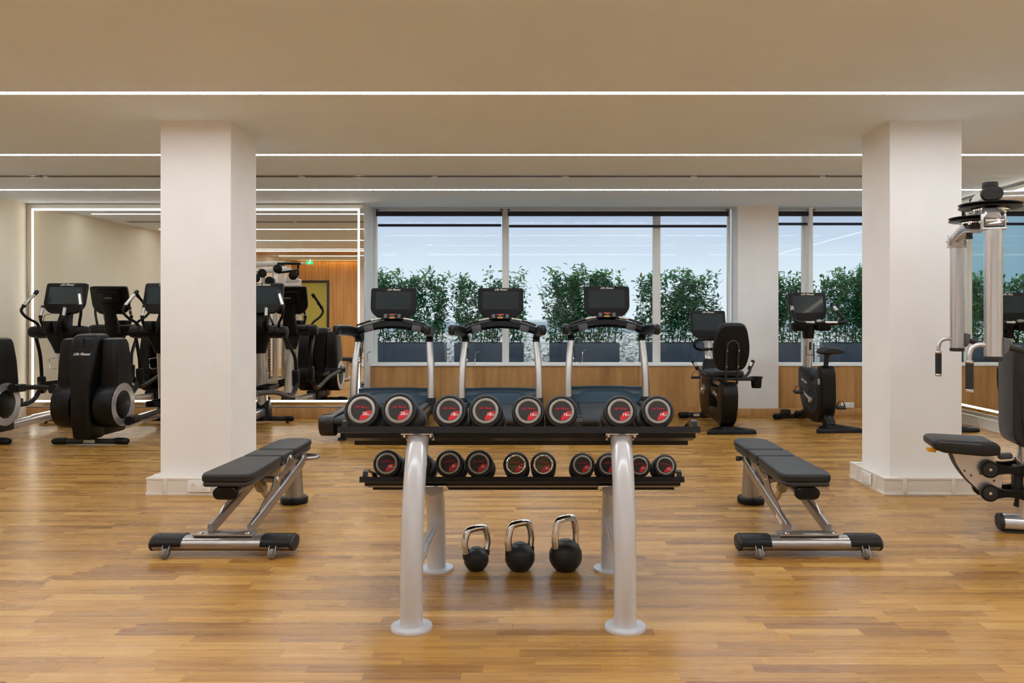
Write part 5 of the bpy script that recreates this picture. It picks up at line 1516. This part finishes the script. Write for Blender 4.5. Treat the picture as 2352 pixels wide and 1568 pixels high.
    B().lathe([(0.045, -0.10), (0.052, -0.09), (0.060, 0.01), (0.070, 0.012), (0.070, 0.024), (0.056, 0.024), (0.050, -0.08), (0.001, -0.085)], (0.335, -0.36, 0.565), 'z', 24, False).build('cup_holder', BLACK, e)
    return e
recumbent_bike()

# ------------------------------------------------------------------ chest fly machine at the right edge
def fly_machine():
    """local +x = direction the sitter faces, +y = away from the camera"""
    th = R(14)
    u = Vector((-cos(th), sin(th), 0)); v = Vector((sin(th), cos(th), 0))
    e = empty('chest_fly_machine', (0, 0, 0), 0, 'silver chest fly machine with black pads at the right picture edge', 'gym machine')
    e.matrix_world = Matrix(((u.x, v.x, 0, 2.785), (u.y, v.y, 0, 4.585), (0, 0, 1, 0), (0, 0, 0, 1)))
    # mast, floor tubes, boom
    B().tube([(-0.165, 0, 0.05), (-0.165, 0, 1.955)], 1.0, prof=rrect(0.090, 0.115, 0.030, 5), up=(1, 0, 0)).build('mast', SILVER2, e)
    B().tube([(0, 0, 0.05), (0, 0, 0.56)], 1.0, prof=rrect(0.085, 0.105, 0.030, 5), up=(1, 0, 0)).build('seat_post', SILVER2, e)
    B().bx(-0.13, 0.05, -0.03, 0.03, 0.60, 0.66, 0.008).bx(-0.13, 0.05, -0.03, 0.03, 0.94, 1.00, 0.008).bx(-0.13, -0.11, -0.03, 0.03, 0.60, 1.0).build('back_bracket', SILVER2, e)
    ft = B().tube([(0.135, 0, 0.056), (-0.75, 0, 0.056)], 1.0, prof=ell(0.058, 0.046, 24)).build('floor_tube', SILVER2, e)
    B().tube([(0.133, 0, 0.056), (0.152, 0, 0.056), (0.158, 0, 0.056)], [1, 1, 0.88], prof=ell(0.060, 0.048, 24)).build('end_cap', BLACKM, ft)
    B().tube([(-0.75, -0.38, 0.056), (-0.75, 0.38, 0.056)], 1.0, prof=ell(0.055, 0.046, 22)).build('rear_tube', SILVER2, e)
    B().bx(0.0, 0.13, -0.04, 0.04, 0.0, 0.012, 0.002).bx(-0.74, -0.60, -0.04, 0.04, 0.0, 0.012, 0.002).build('floor_pad', BLACKM, e)
    B().tube([(-0.60, 0, 1.935), (0.24, 0, 1.935)], 1.0, prof=ell(0.050, 0.042, 22)).build('boom', SILVER2, e)
    # weight stack tower behind the mast
    B().bx(-0.66, -0.60, -0.16, 0.16, 0.05, 1.90, 0.01).build('tower_back', SILVER2, e)
    for k in range(12):
        B().bx(-0.58, -0.46, -0.15, 0.15, 0.12 + k * 0.052, 0.12 + k * 0.052 + 0.048, 0.004).build('weight_plate', BLACKM, e)
    for q_ in (-0.08, 0.08):
        B().cyl((-0.52, q_, 0.06), (-0.52, q_, 1.90), 0.012, n=10).build('guide_rod', CHROME, e)
    # cross tube with black caps
    ct = B().tube([(0.300, -0.41, 1.905), (0.235, 0, 1.930), (0.175, 0.41, 1.905)], 1.0, prof=rrect(0.105, 0.070, 0.034, 5)).build('cross_tube', SILVER2, e)
    for s_ in (-1, 1):
        kx = 0.300 if s_ < 0 else 0.175
        B().tube([(kx, s_ * 0.405, 1.905), (kx + 0.003 * -s_, s_ * 0.428, 1.903), (kx + 0.003 * -s_, s_ * 0.433, 1.903)], [1.04, 1.04, 0.92], prof=rrect(0.105, 0.070, 0.034, 5)).build('end_cap', BLACKM, ct)
    for s_ in (-1, 1):
        py = s_ * 0.325
        hub = (0.285 if s_ < 0 else 0.185, py)
        B().cyl((hub[0], hub[1], 1.94), (hub[0], hub[1], 1.978), 0.040, n=22, bev=0.004).build('pivot_cap', BLACKM, e)
        B().cyl((hub[0], hub[1], 1.868), (hub[0], hub[1], 1.89), 0.042, n=22, bev=0.003).cyl((hub[0], hub[1], 1.80), (hub[0], hub[1], 1.87), 0.024, n=18).build('pivot_shaft', CHROME, e)
        # grooved pulley disc
        pu = B().lathe([(0.030, 0.0), (0.150, -0.004), (0.157, -0.001), (0.157, 0.003), (0.146, 0.010), (0.157, 0.017), (0.157, 0.021), (0.150, 0.024), (0.030, 0.020)], (hub[0], hub[1], 1.838), 'z', 48).build('pulley', BLACK, e)
        q = B()
        for k in range(5):
            a = k * 2 * pi / 5 + 0.4
            q.cyl((hub[0] + 0.075 * cos(a), hub[1] + 0.075 * sin(a), 1.812), (hub[0] + 0.075 * cos(a), hub[1] + 0.075 * sin(a), 1.838), 0.014, n=10)
        q.lathe([(0.10, 0.0), (0.10, 0.010), (0.04, 0.014)], (hub[0], hub[1], 1.820), 'z', 28)
        q.build('pulley_hub', CHROME, pu)
        # arm: goes out and down to the hanging tube
        ay, ax = s_ * 0.575, (0.338 if s_ < 0 else 0.235)
        top = 1.700
        B().tube(cr([(hub[0], hub[1], 1.795), (hub[0] * 0.5 + ax * 0.5, hub[1] * 0.6 + ay * 0.4, 1.800), (ax, ay * 0.96, 1.755), (ax, ay, 1.715)], 4), [1.0] * 13, prof=rrect(0.086, 0.060, 0.020, 3)).build('link_arm', SILVER2, e)
        if s_ > 0:
            B().box((hub[0] + 0.005, hub[1] - 0.01, 1.815), (0.11, 0.13, 0.055), None, 0.026, 4).build('link_cap', BLACKM, e)
            sx, sy = 0.200, 0.425
            B().cyl((sx, sy, 1.82), (sx, sy, 1.76), 0.013, n=12).build('stop_pin', CHROME, e)
            B().cyl((sx, sy, 1.790), (sx, sy, 1.776), 0.019, n=14).build('stop_ring', YELLOW, e)
            B().cyl((sx, sy, 1.776), (sx, sy, 1.738), 0.018, 0.021, 14).build('stop_bumper', BLACKM, e)
        # clevis with roller
        cv = B()
        for k in (-1, 1):
            cv.box((ax + k * 0.052, ay, 1.735), (0.010, 0.034, 0.085), None, 0.008)
        cv.box((ax, ay, 1.699), (0.112, 0.062, 0.010), None, 0.004)
        cv.cyl((ax - 0.066, ay, 1.735), (ax + 0.066, ay, 1.735), 0.007, n=10)
        cv.build('clevis', ALU, e)
        B().cyl((ax - 0.043, ay, 1.735), (ax + 0.043, ay, 1.735), 0.027, n=20).build('clevis_roller', GREYMET, e)
        tb = B().cyl((ax, ay, 1.694), (ax, ay, 1.040), 0.0435, n=28).build('swing_arm', SILVER2, e)
        B().cyl((ax, ay, 1.042), (ax, ay, 1.018), 0.0445, n=28, bev=0.003).build('arm_cap', BLACKM, tb)
        # front grip on a bent tube
        gz = 1.095
        hb = B().tube(cr([(ax + 0.030, ay, gz), (ax + 0.065, ay, gz + 0.004), (ax + 0.098, ay, gz - 0.012), (ax + 0.112, ay, gz - 0.050), (ax + 0.112, ay, gz - 0.085)], 5), 0.0125, 14, up=(0, 1, 0)).build('grip_tube', SILVER2, e)
        B().cyl((ax + 0.112, ay, gz - 0.082), (ax + 0.112, ay, gz - 0.235), 0.0195, n=20).build('grip', BLACKM, hb)
        for z0, z1 in ((-0.078, -0.092), (-0.226, -0.242)):
            B().cyl((ax + 0.112, ay, gz + z0), (ax + 0.112, ay, gz + z1), 0.0205, n=20, bev=0.002).build('grip_ring', CHROME, hb)
        # rear grip
        rg = B().prism(roundpoly([(ax - 0.040, gz + 0.045), (ax - 0.078, gz + 0.035), (ax - 0.068, gz - 0.030), (ax - 0.048, gz - 0.050), (ax - 0.038, gz - 0.045)], 0.008), -ay - 0.022, -ay + 0.022, 'xz', 0.006).build('grip_bracket', GREYPL, e)
        B().cyl((ax - 0.060, ay, gz - 0.004), (ax - 0.155, ay, gz - 0.028), 0.0165, n=18).build('rear_grip', BLACKM, rg)
        B().cyl((ax - 0.150, ay, gz - 0.0267), (ax - 0.168, ay, gz - 0.031), 0.0175, n=18, bev=0.002).build('grip_ring', CHROME, rg)
    # backrest with head end
    bp = roundpoly([(0.045, 0.510), (0.075, 0.510), (0.108, 0.545), (0.116, 0.60), (0.116, 1.03), (0.103, 1.075), (0.045, 1.085)], 0.028, 4)
    bk = B().prism(bp, -0.145, 0.145, 'xz', 0.016, 4).build('backrest', VINYL, e)
    B().bx(0.042, 0.060, -0.135, 0.135, 0.52, 1.075, 0.006).build('backrest_board', BLACKM, bk)
    for s_ in (-1, 1):
        B().tube([(a, s_ * 0.134, b) for a, b in inset(roundpoly([(0.065, 0.510), (0.075, 0.510), (0.108, 0.545), (0.116, 0.60), (0.116, 1.03), (0.103, 1.075), (0.065, 1.085)], 0.028, 4), 0.003)], 0.0012, 5, closed=True).build('stitching', STITCH, bk)
    # seat
    sp = roundpoly([(0.178, 0.458), (0.174, 0.508), (0.205, 0.532), (0.49, 0.538), (0.520, 0.534), (0.534, 0.515), (0.526, 0.482), (0.470, 0.460), (0.25, 0.448)], 0.02, 4)
    se = B().prism(sp, -0.140, 0.140, 'xz', 0.018, 4).build('seat', VINYL, e)
    for s_ in (-1, 1):
        B().tube([(0.19, s_ * 0.136, 0.510), (0.32, s_ * 0.1405, 0.518), (0.49, s_ * 0.1405, 0.524), (0.517, s_ * 0.136, 0.514)], 0.0012, 5).build('stitching', STITCH, se)
    B().cyl((0.36, -0.06, 0.464), (0.515, -0.06, 0.468), 0.005, n=10).build('lever_rod', BLACKM, e)
    B().prism(roundpoly([(0.500, 0.452), (0.545, 0.456), (0.553, 0.478), (0.500, 0.478)], 0.006), 0.045, 0.075, 'xz', 0.004).build('seat_lever', YELLOW, e)
    # quadrant plate under the seat
    qp = [(0.415, 0.462), (0.205, 0.462), (0.14, 0.32), (0.16, 0.215), (0.20, 0.195), (0.27, 0.240), (0.34, 0.310), (0.39, 0.390)]
    for s_ in (-1, 1):
        pl = B().prism(roundpoly(qp, 0.015, 3), s_ * 0.050 - 0.003, s_ * 0.050 + 0.003, 'xz', 0.001, 1).build('quadrant_plate', SILVER2, e)
        for a, b in ((0.345, 0.350), (0.310, 0.325), (0.262, 0.336), (0.250, 0.246), (0.190, 0.300)):
            B().cyl((a, s_ * 0.0535 - 0.0015, b), (a, s_ * 0.0535 + 0.0015, b), 0.0055, n=12).build('bolt_hole', DARKHOLE, pl)
    rim = cr([(0.415, 0, 0.462), (0.39, 0, 0.390), (0.34, 0, 0.310), (0.27, 0, 0.240), (0.20, 0, 0.195)], 4)
    B().tube(rim, 1.0, prof=[(-0.052, -0.003), (0.052, -0.003), (0.052, 0.003), (-0.052, 0.003)], up=(1, 0, 0)).build('quadrant_rim', BLACKM, e)
    # parallel link arms (dog bones)
    for zc in (0.370, 0.235):
        for s_ in (-1, 1):
            yy = s_ * 0.082
            out = []
            xa, xb, r0 = 0.222, 0.012, 0.049
            up_ = [(xa - r0 * 0.3 - (xa - xb - 0.6 * r0) * k / 8, zc + 0.020 + 0.020 * (2 * abs(k / 8 - 0.5)) ** 2) for k in range(9)]
            lo_ = [(p[0], 2 * zc - p[1]) for p in reversed(up_)]
            lk = B().prism(up_ + lo_, -yy - 0.012, -yy + 0.012, 'xz', 0.002, 1)
            for xx in (xa, xb):
                lk.lathe([(r0, 0.014), (r0, -0.014), (r0 - 0.004, -0.018), (0.001, -0.018)] if True else [], (xx, yy, zc), 'y', 32, False)
                lk.lathe([(r0, 0.014), (0.001, 0.014)], (xx, yy, zc), 'y', 32, False)
            lo = lk.build('link', BLACK, e)
            for xx in (xa, xb):
                B().lathe([(0.038, -0.018), (0.038, -0.0195), (0.010, -0.0215), (0.010, -0.018)], (xx, yy, zc), 'y', 28, False).build('link_disc', BLACKM, lo)
                B().lathe([(0.0085, -0.018), (0.0085, -0.025), (0.004, -0.026), (0.001, -0.023)], (xx, yy, zc), 'y', 14, False).build('bolt', CHROME, lo)
    B().box((0.055, 0, 0.305), (0.04, 0.10, 0.16), None, 0.01).build('link_bracket', BLACKM, e)
    B().box((0.11, 0.03, 0.432), (0.075, 0.05, 0.035), (0, 0.1, 0), 0.012, 3).build('adjust_knob', GREYPL, e)
    B().tube([(0.05, -0.02, 0.40), (0.07, -0.02, 0.44)], 0.008, 10).build('knob_stem', CHROME, e)
    B().box((0.058, 0, 0.170), (0.022, 0.03, 0.05), (0, -0.2, 0), 0.006).build('latch', BLACKM, e)
    return e
fly_machine()

# ------------------------------------------------------------------ things seen only in the mirror
mg = empty('cable_machine', (-4.95, 4.55, 0), 0, 'silver cable machine with pulleys, seen in the mirror above the cross trainer', 'gym machine')
def post(x, y, z0, z1, w=0.09, d=0.07):
    B().bx(x - w / 2, x + w / 2, y - d / 2, y + d / 2, z0, z1, 0.012).build('post', SILVER2, mg)
for x_, y_ in ((-0.40, -0.30), (-0.40, 0.45), (-0.02, -0.30), (0.02, 0.30), (0.22, -0.45)):
    post(x_, y_, 0.0, 2.18 if x_ < 0.1 else 1.95)
def beam(p0, p1, r=0.040):
    B().tube([p0, p1], 1.0, prof=rrect(r * 2, r * 2.2, 0.015, 3)).build('beam', SILVER2, mg)
beam((-0.55, 0.30, 2.18), (0.20, 0.30, 2.20)); beam((-0.55, -0.30, 2.10), (0.12, -0.30, 2.12)); beam((-0.02, -0.40, 1.93), (0.22, -0.45, 1.93)); beam((0.02, 0.30, 1.82), (0.48, 0.30, 1.82))
beam((-0.40, -0.30, 2.05), (-0.40, 0.45, 2.05)); beam((-0.40, 0.30, 0.06), (0.40, 0.30, 0.06)); beam((-0.40, -0.30, 0.06), (0.22, -0.40, 0.06))
post(0.45, 0.30, 0.0, 1.86, 0.05, 0.05)
B().bx(-0.42, -0.06, 0.455, 0.47, 0.15, 1.78, 0.004).build('stack_cover', SILVER2, mg)
for (x_, z_) in ((-0.50, 2.02), (-0.30, 1.93), (-0.18, 2.02), (-0.05, 1.88), (0.10, 2.10), (0.38, 1.98)):
    B().lathe([(0.075, -0.014), (0.080, -0.010), (0.072, 0.0), (0.080, 0.010), (0.075, 0.014), (0.001, 0.016)], (x_, 0.42, z_), 'y', 28).build('pulley', BLACK, mg)
    B().bx(x_ - 0.012, x_ + 0.012, 0.28, 0.42, z_ - 0.012, z_ + 0.012).build('pulley_arm', CHROME, mg)
B().tube([(0.08, 0.36, 2.20), (0.50, 0.36, 2.20)], 0.025, 12).tube([(0.10, 0.40, 2.03), (0.48, 0.40, 2.08)], 0.022, 12).tube([(0.46, 0.38, 2.20), (0.46, 0.38, 1.98)], 0.022, 12).build('swing_arm', BLACK, mg)
B().cyl((0.48, 0.36, 2.20), (0.58, 0.36, 2.20), 0.016, n=12).build('arm_tip', CHROME, mg)
for k in range(14):
    B().bx(-0.38, -0.10, 0.20, 0.40, 0.10 + k * 0.055, 0.15 + k * 0.055, 0.004).build('weight_plate', BLACKM, mg)

fbn = empty('flat_bench', (-3.45, 4.07, 0), 0, 'black flat bench standing left of the picture, seen at the mirror edge', 'bench')
B().prism(rrect(0.95, 0.30, 0.05), 0.385, 0.455, 'xy', 0.02, 4).build('bench_pad', VINYL, fbn)
for s_ in (-1, 1):
    B().tube([(s_ * 0.34, 0, 0.39), (s_ * 0.38, 0, 0.05)], 1.0, prof=rrect(0.07, 0.07, 0.015)).build('leg', SILVER2, fbn)
    B().tube([(s_ * 0.38, -0.25, 0.036), (s_ * 0.38, 0.25, 0.036)], 0.034, 14).build('foot_bar', SILVER2, fbn)
B().tube([(-0.36, 0, 0.35), (0.36, 0, 0.35)], 1.0, prof=rrect(0.06, 0.06, 0.012)).build('spine', SILVER2, fbn)

# ------------------------------------------------------------------ roof terrace outside
ZG = 0.52
YB0, YB1, ZB1 = 11.75, 14.1, 0.945
gr = B()
gr.bx(-30, 30, YW + 0.12, YB0, ZG - 0.3, ZG)
gr.loft([[(-30, YB0, ZG - 0.3), (-30, YB1, ZG - 0.3), (-30, YB1, ZB1), (-30, YB0, ZG)], [(30, YB0, ZG - 0.3), (30, YB1, ZG - 0.3), (30, YB1, ZB1), (30, YB0, ZG)]])
gr.bx(-60, 60, YB1, 60, ZG - 0.3, ZB1)
gro = gr.build('ground', GRAVEL, label='pale gravel bank of the roof terrace outside', cat='gravel', kind='structure')
rs = random.Random(11)
vs, fs, tn = [], [], []
PH = (1 + 5 ** 0.5) / 2
ICO_V = [(-1, PH, 0), (1, PH, 0), (-1, -PH, 0), (1, -PH, 0), (0, -1, PH), (0, 1, PH), (0, -1, -PH), (0, 1, -PH), (PH, 0, -1), (PH, 0, 1), (-PH, 0, -1), (-PH, 0, 1)]
ICO_F = [(0, 11, 5), (0, 5, 1), (0, 1, 7), (0, 7, 10), (0, 10, 11), (1, 5, 9), (5, 11, 4), (11, 10, 2), (10, 7, 6), (7, 1, 8), (3, 9, 4), (3, 4, 2), (3, 2, 6), (3, 6, 8), (3, 8, 9), (4, 9, 5), (2, 4, 11), (6, 2, 10), (8, 6, 7), (9, 8, 1)]
for k in range(11000):
    t_ = rs.random()
    Y = 11.3 + (YB1 - 11.3) * t_
    X = rs.uniform(-3.4, 7.2) * Y / 12.5
    z = ZG + max(0.0, (Y - YB0) / (YB1 - YB0)) * (ZB1 - ZG)
    q = rs.uniform(0.012, 0.026)
    sx, sy, sz = q * rs.uniform(0.8, 1.4), q * rs.uniform(0.8, 1.3), q * rs.uniform(0.6, 1.0)
    ca, sa = cos(k * 1.7), sin(k * 1.7)
    b0 = len(vs)
    for (x_, y_, z_) in ICO_V:
        x_, y_, z_ = x_ / 1.9 * sx * rs.uniform(0.8, 1.15), y_ / 1.9 * sy, z_ / 1.9 * sz
        vs.append((X + x_ * ca - y_ * sa, Y + x_ * sa + y_ * ca, z + sz * 0.6 + z_))
    fs += [(a0 + b0, a1 + b0, a2 + b0) for a0, a1, a2 in ICO_F]
    tn += [rs.random()] * 12
gs = bpy.data.objects.new('stones', toned('stones', vs, fs, tn, STONE))
COL.objects.link(gs); gs.parent = gro; gs['kind'] = 'stuff'
pw = empty('parapet_wall', (0, 14.3, 0.9), 0, 'pale corrugated parapet across the roof outside', 'wall')
for k in range(4):
    B().bx(-16, 16, -0.02 * (k % 2), 0.2, 0.062 * k, 0.062 * k + 0.058, 0.003).build('cladding_strip', PARAPET, pw)
rb = empty('roof_building', (14.5, 27, ZB1 - 0.2), 0, 'low pale louvred roof building behind the right window', 'building')
B().bx(-6.0, 12, 0.05, 6, 0, 1.22).build('core', PARAPET, rb)
for k in range(8):
    B().box((3.0, 0.0, 0.10 + k * 0.15), (18.0, 0.06, 0.11), (0.35, 0, 0)).build('louvre', PARAPET, rb)
gb = empty('glass_building', (-13.5, 28, ZB1), 0, 'pale blue glass building reflected in the right mirror', 'building')
B().bx(-7, 5.5, 0.1, 8, 0, 6.0).build('core', FACADE, gb)
for k in range(7):
    B().bx(-7, 5.5, 0.0, 0.1, 0.9 * k, 0.9 * k + 0.08).build('floor_band', PIPEW, gb)
for k in range(10):
    B().bx(-7 + k * 1.38, -6.94 + k * 1.38, 0.02, 0.1, 0, 6.0).build('mullion', PIPEW, gb)
for z_ in (4.0, 4.9, 5.5):
    B().cyl((-7, -0.3, z_), (5.5, -0.3, z_ + 0.25), 0.06, n=10).build('pipe', PIPEW, gb)

def bush(parent, w, zb, zt, d, n, seed, edge):
    r = random.Random(seed)
    stems = B()
    tips, mains = [], []
    for k in range(17):
        x0 = -w * 0.46 + w * 0.92 * (k + r.uniform(0.1, 0.9)) / 17; y0 = r.uniform(-d * 0.2, d * 0.2)
        x, y, z = x0, y0, zb - 0.05
        pts = [(x, y, z)]
        h = (zt - zb) * r.uniform(0.78, 1.02)
        for j in range(6):
            x += r.uniform(-0.05, 0.05) + x0 * 0.02; y += r.uniform(-0.035, 0.035); z += h / 6 + (0.05 / 6)
            pts.append((x, y, z))
        path = cr(pts, 3)
        stems.tube(path, [0.007 - 0.005 * i / (len(path) - 1) for i in range(len(path))], 5)
        tips.append(path); mains.append(path)
        for j in range(5):
            b0 = path[r.randrange(5, len(path) - 2)]
            q = [b0, b0 + Vector((r.uniform(-0.10, 0.10), r.uniform(-0.08, 0.08), r.uniform(0.03, 0.09)))]
            q.append(q[1] + Vector((r.uniform(-0.08, 0.08), r.uniform(-0.05, 0.05), r.uniform(0.04, 0.10))))
            br = cr(q, 3)
            stems.tube(br, [0.004 - 0.0024 * i / (len(br) - 1) for i in range(len(br))], 4)
            tips.append(br)
    stems.build('stems', BARK, parent)
    vs, fs, tn = [], [], []
    cnt = 0
    while cnt < n:
        pth = r.choice(mains) if r.random() < 0.38 else r.choice(tips)
        i = int(len(pth) * r.random())
        p = Vector(pth[min(i, len(pth) - 1)])
        p += Vector((r.gauss(0, 0.045), r.gauss(0, 0.05), r.gauss(0, 0.035)))
        if p.z < zb + 0.03 or p.z > zt + 0.05 or abs(p.x) > w * 0.56: continue
        if r.random() < edge * (abs(p.x) / (w * 0.55)) ** 2: continue
        L_ = r.uniform(0.055, 0.095); W2 = L_ * r.uniform(0.17, 0.23)
        a = r.uniform(0, 2 * pi); el = r.gauss(0.25, 0.45)
        t = Vector((cos(a) * cos(el), sin(a) * cos(el) * 0.8, sin(el))).normalized()
        up_ = Vector((r.gauss(0, 0.35), r.gauss(-0.25, 0.35), 1)).normalized()
        sd = t.cross(up_).normalized()
        nn = sd.cross(t)
        b = len(vs)
        vs += [tuple(p), tuple(p + t * L_ * 0.35 + sd * W2 + nn * 0.006), tuple(p + t * L_ * 0.5), tuple(p + t * L_ * 0.35 - sd * W2 + nn * 0.006),
               tuple(p + t * L_ * 0.72 + sd * W2 * 0.8 + nn * 0.004), tuple(p + t * L_ - nn * 0.008), tuple(p + t * L_ * 0.72 - sd * W2 * 0.8 + nn * 0.004)]
        fs += [(b, b + 1, b + 2), (b, b + 2, b + 3), (b + 1, b + 4, b + 5, b + 2), (b + 2, b + 5, b + 6, b + 3)]
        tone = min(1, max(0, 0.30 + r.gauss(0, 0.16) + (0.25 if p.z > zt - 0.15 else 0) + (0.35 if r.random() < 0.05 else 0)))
        tn += [tone] * 7
        cnt += 1
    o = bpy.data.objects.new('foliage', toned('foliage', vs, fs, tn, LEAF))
    COL.objects.link(o); o.parent = parent; o['kind'] = 'stuff'

plants = [(-2.50, -1.436, 'leafy laurel bush in a long planter outside, behind the left treadmill', 1900, 0.55),
          (-1.283, -0.307, 'loose laurel bush in a planter outside, between the left and middle treadmills', 1500, 0.75),
          (0.061, 1.05, 'dense dark laurel bush in a planter outside, left of the right treadmill', 2500, 0.35),
          (1.37, 2.40, 'laurel bush in a planter outside, behind the second window post', 1800, 0.6),
          (2.88, 3.80, 'laurel bush in a planter outside, right of the column', 1600, 0.6),
          (4.02, 5.02, 'dense laurel bush in a planter outside, at the right pillar', 2300, 0.35)]
ZP = 0.865
for i, (x0, x1, lab, n, edge) in enumerate(plants):
    e = empty('potted_bush', ((x0 + x1) / 2, 11.42, ZG), 0, lab, 'plant', 'bushes in planters on the terrace')
    w = x1 - x0
    bx_ = B()
    H = ZP - ZG
    bx_.bx(-w / 2, w / 2, -0.22, -0.20, 0.0, H, 0.002).bx(-w / 2, w / 2, 0.20, 0.22, 0.0, H, 0.002).bx(-w / 2, -w / 2 + 0.02, -0.20, 0.20, 0.0, H, 0.002).bx(w / 2 - 0.02, w / 2, -0.20, 0.20, 0.0, H, 0.002).bx(-w / 2 + 0.02, w / 2 - 0.02, -0.2, 0.2, 0.01, 0.02)
    bx_.build('planter', PLANTER, e)
    B().bx(-w / 2 + 0.021, w / 2 - 0.021, -0.199, 0.199, 0.05, H - 0.03).build('soil', SOIL, e)
    bush(e, w * 1.06, H - 0.02, 1.91 - ZG + (0.03 if i in (2, 5) else -0.02), 0.40, int(n * 1.9), 40 + i, edge)
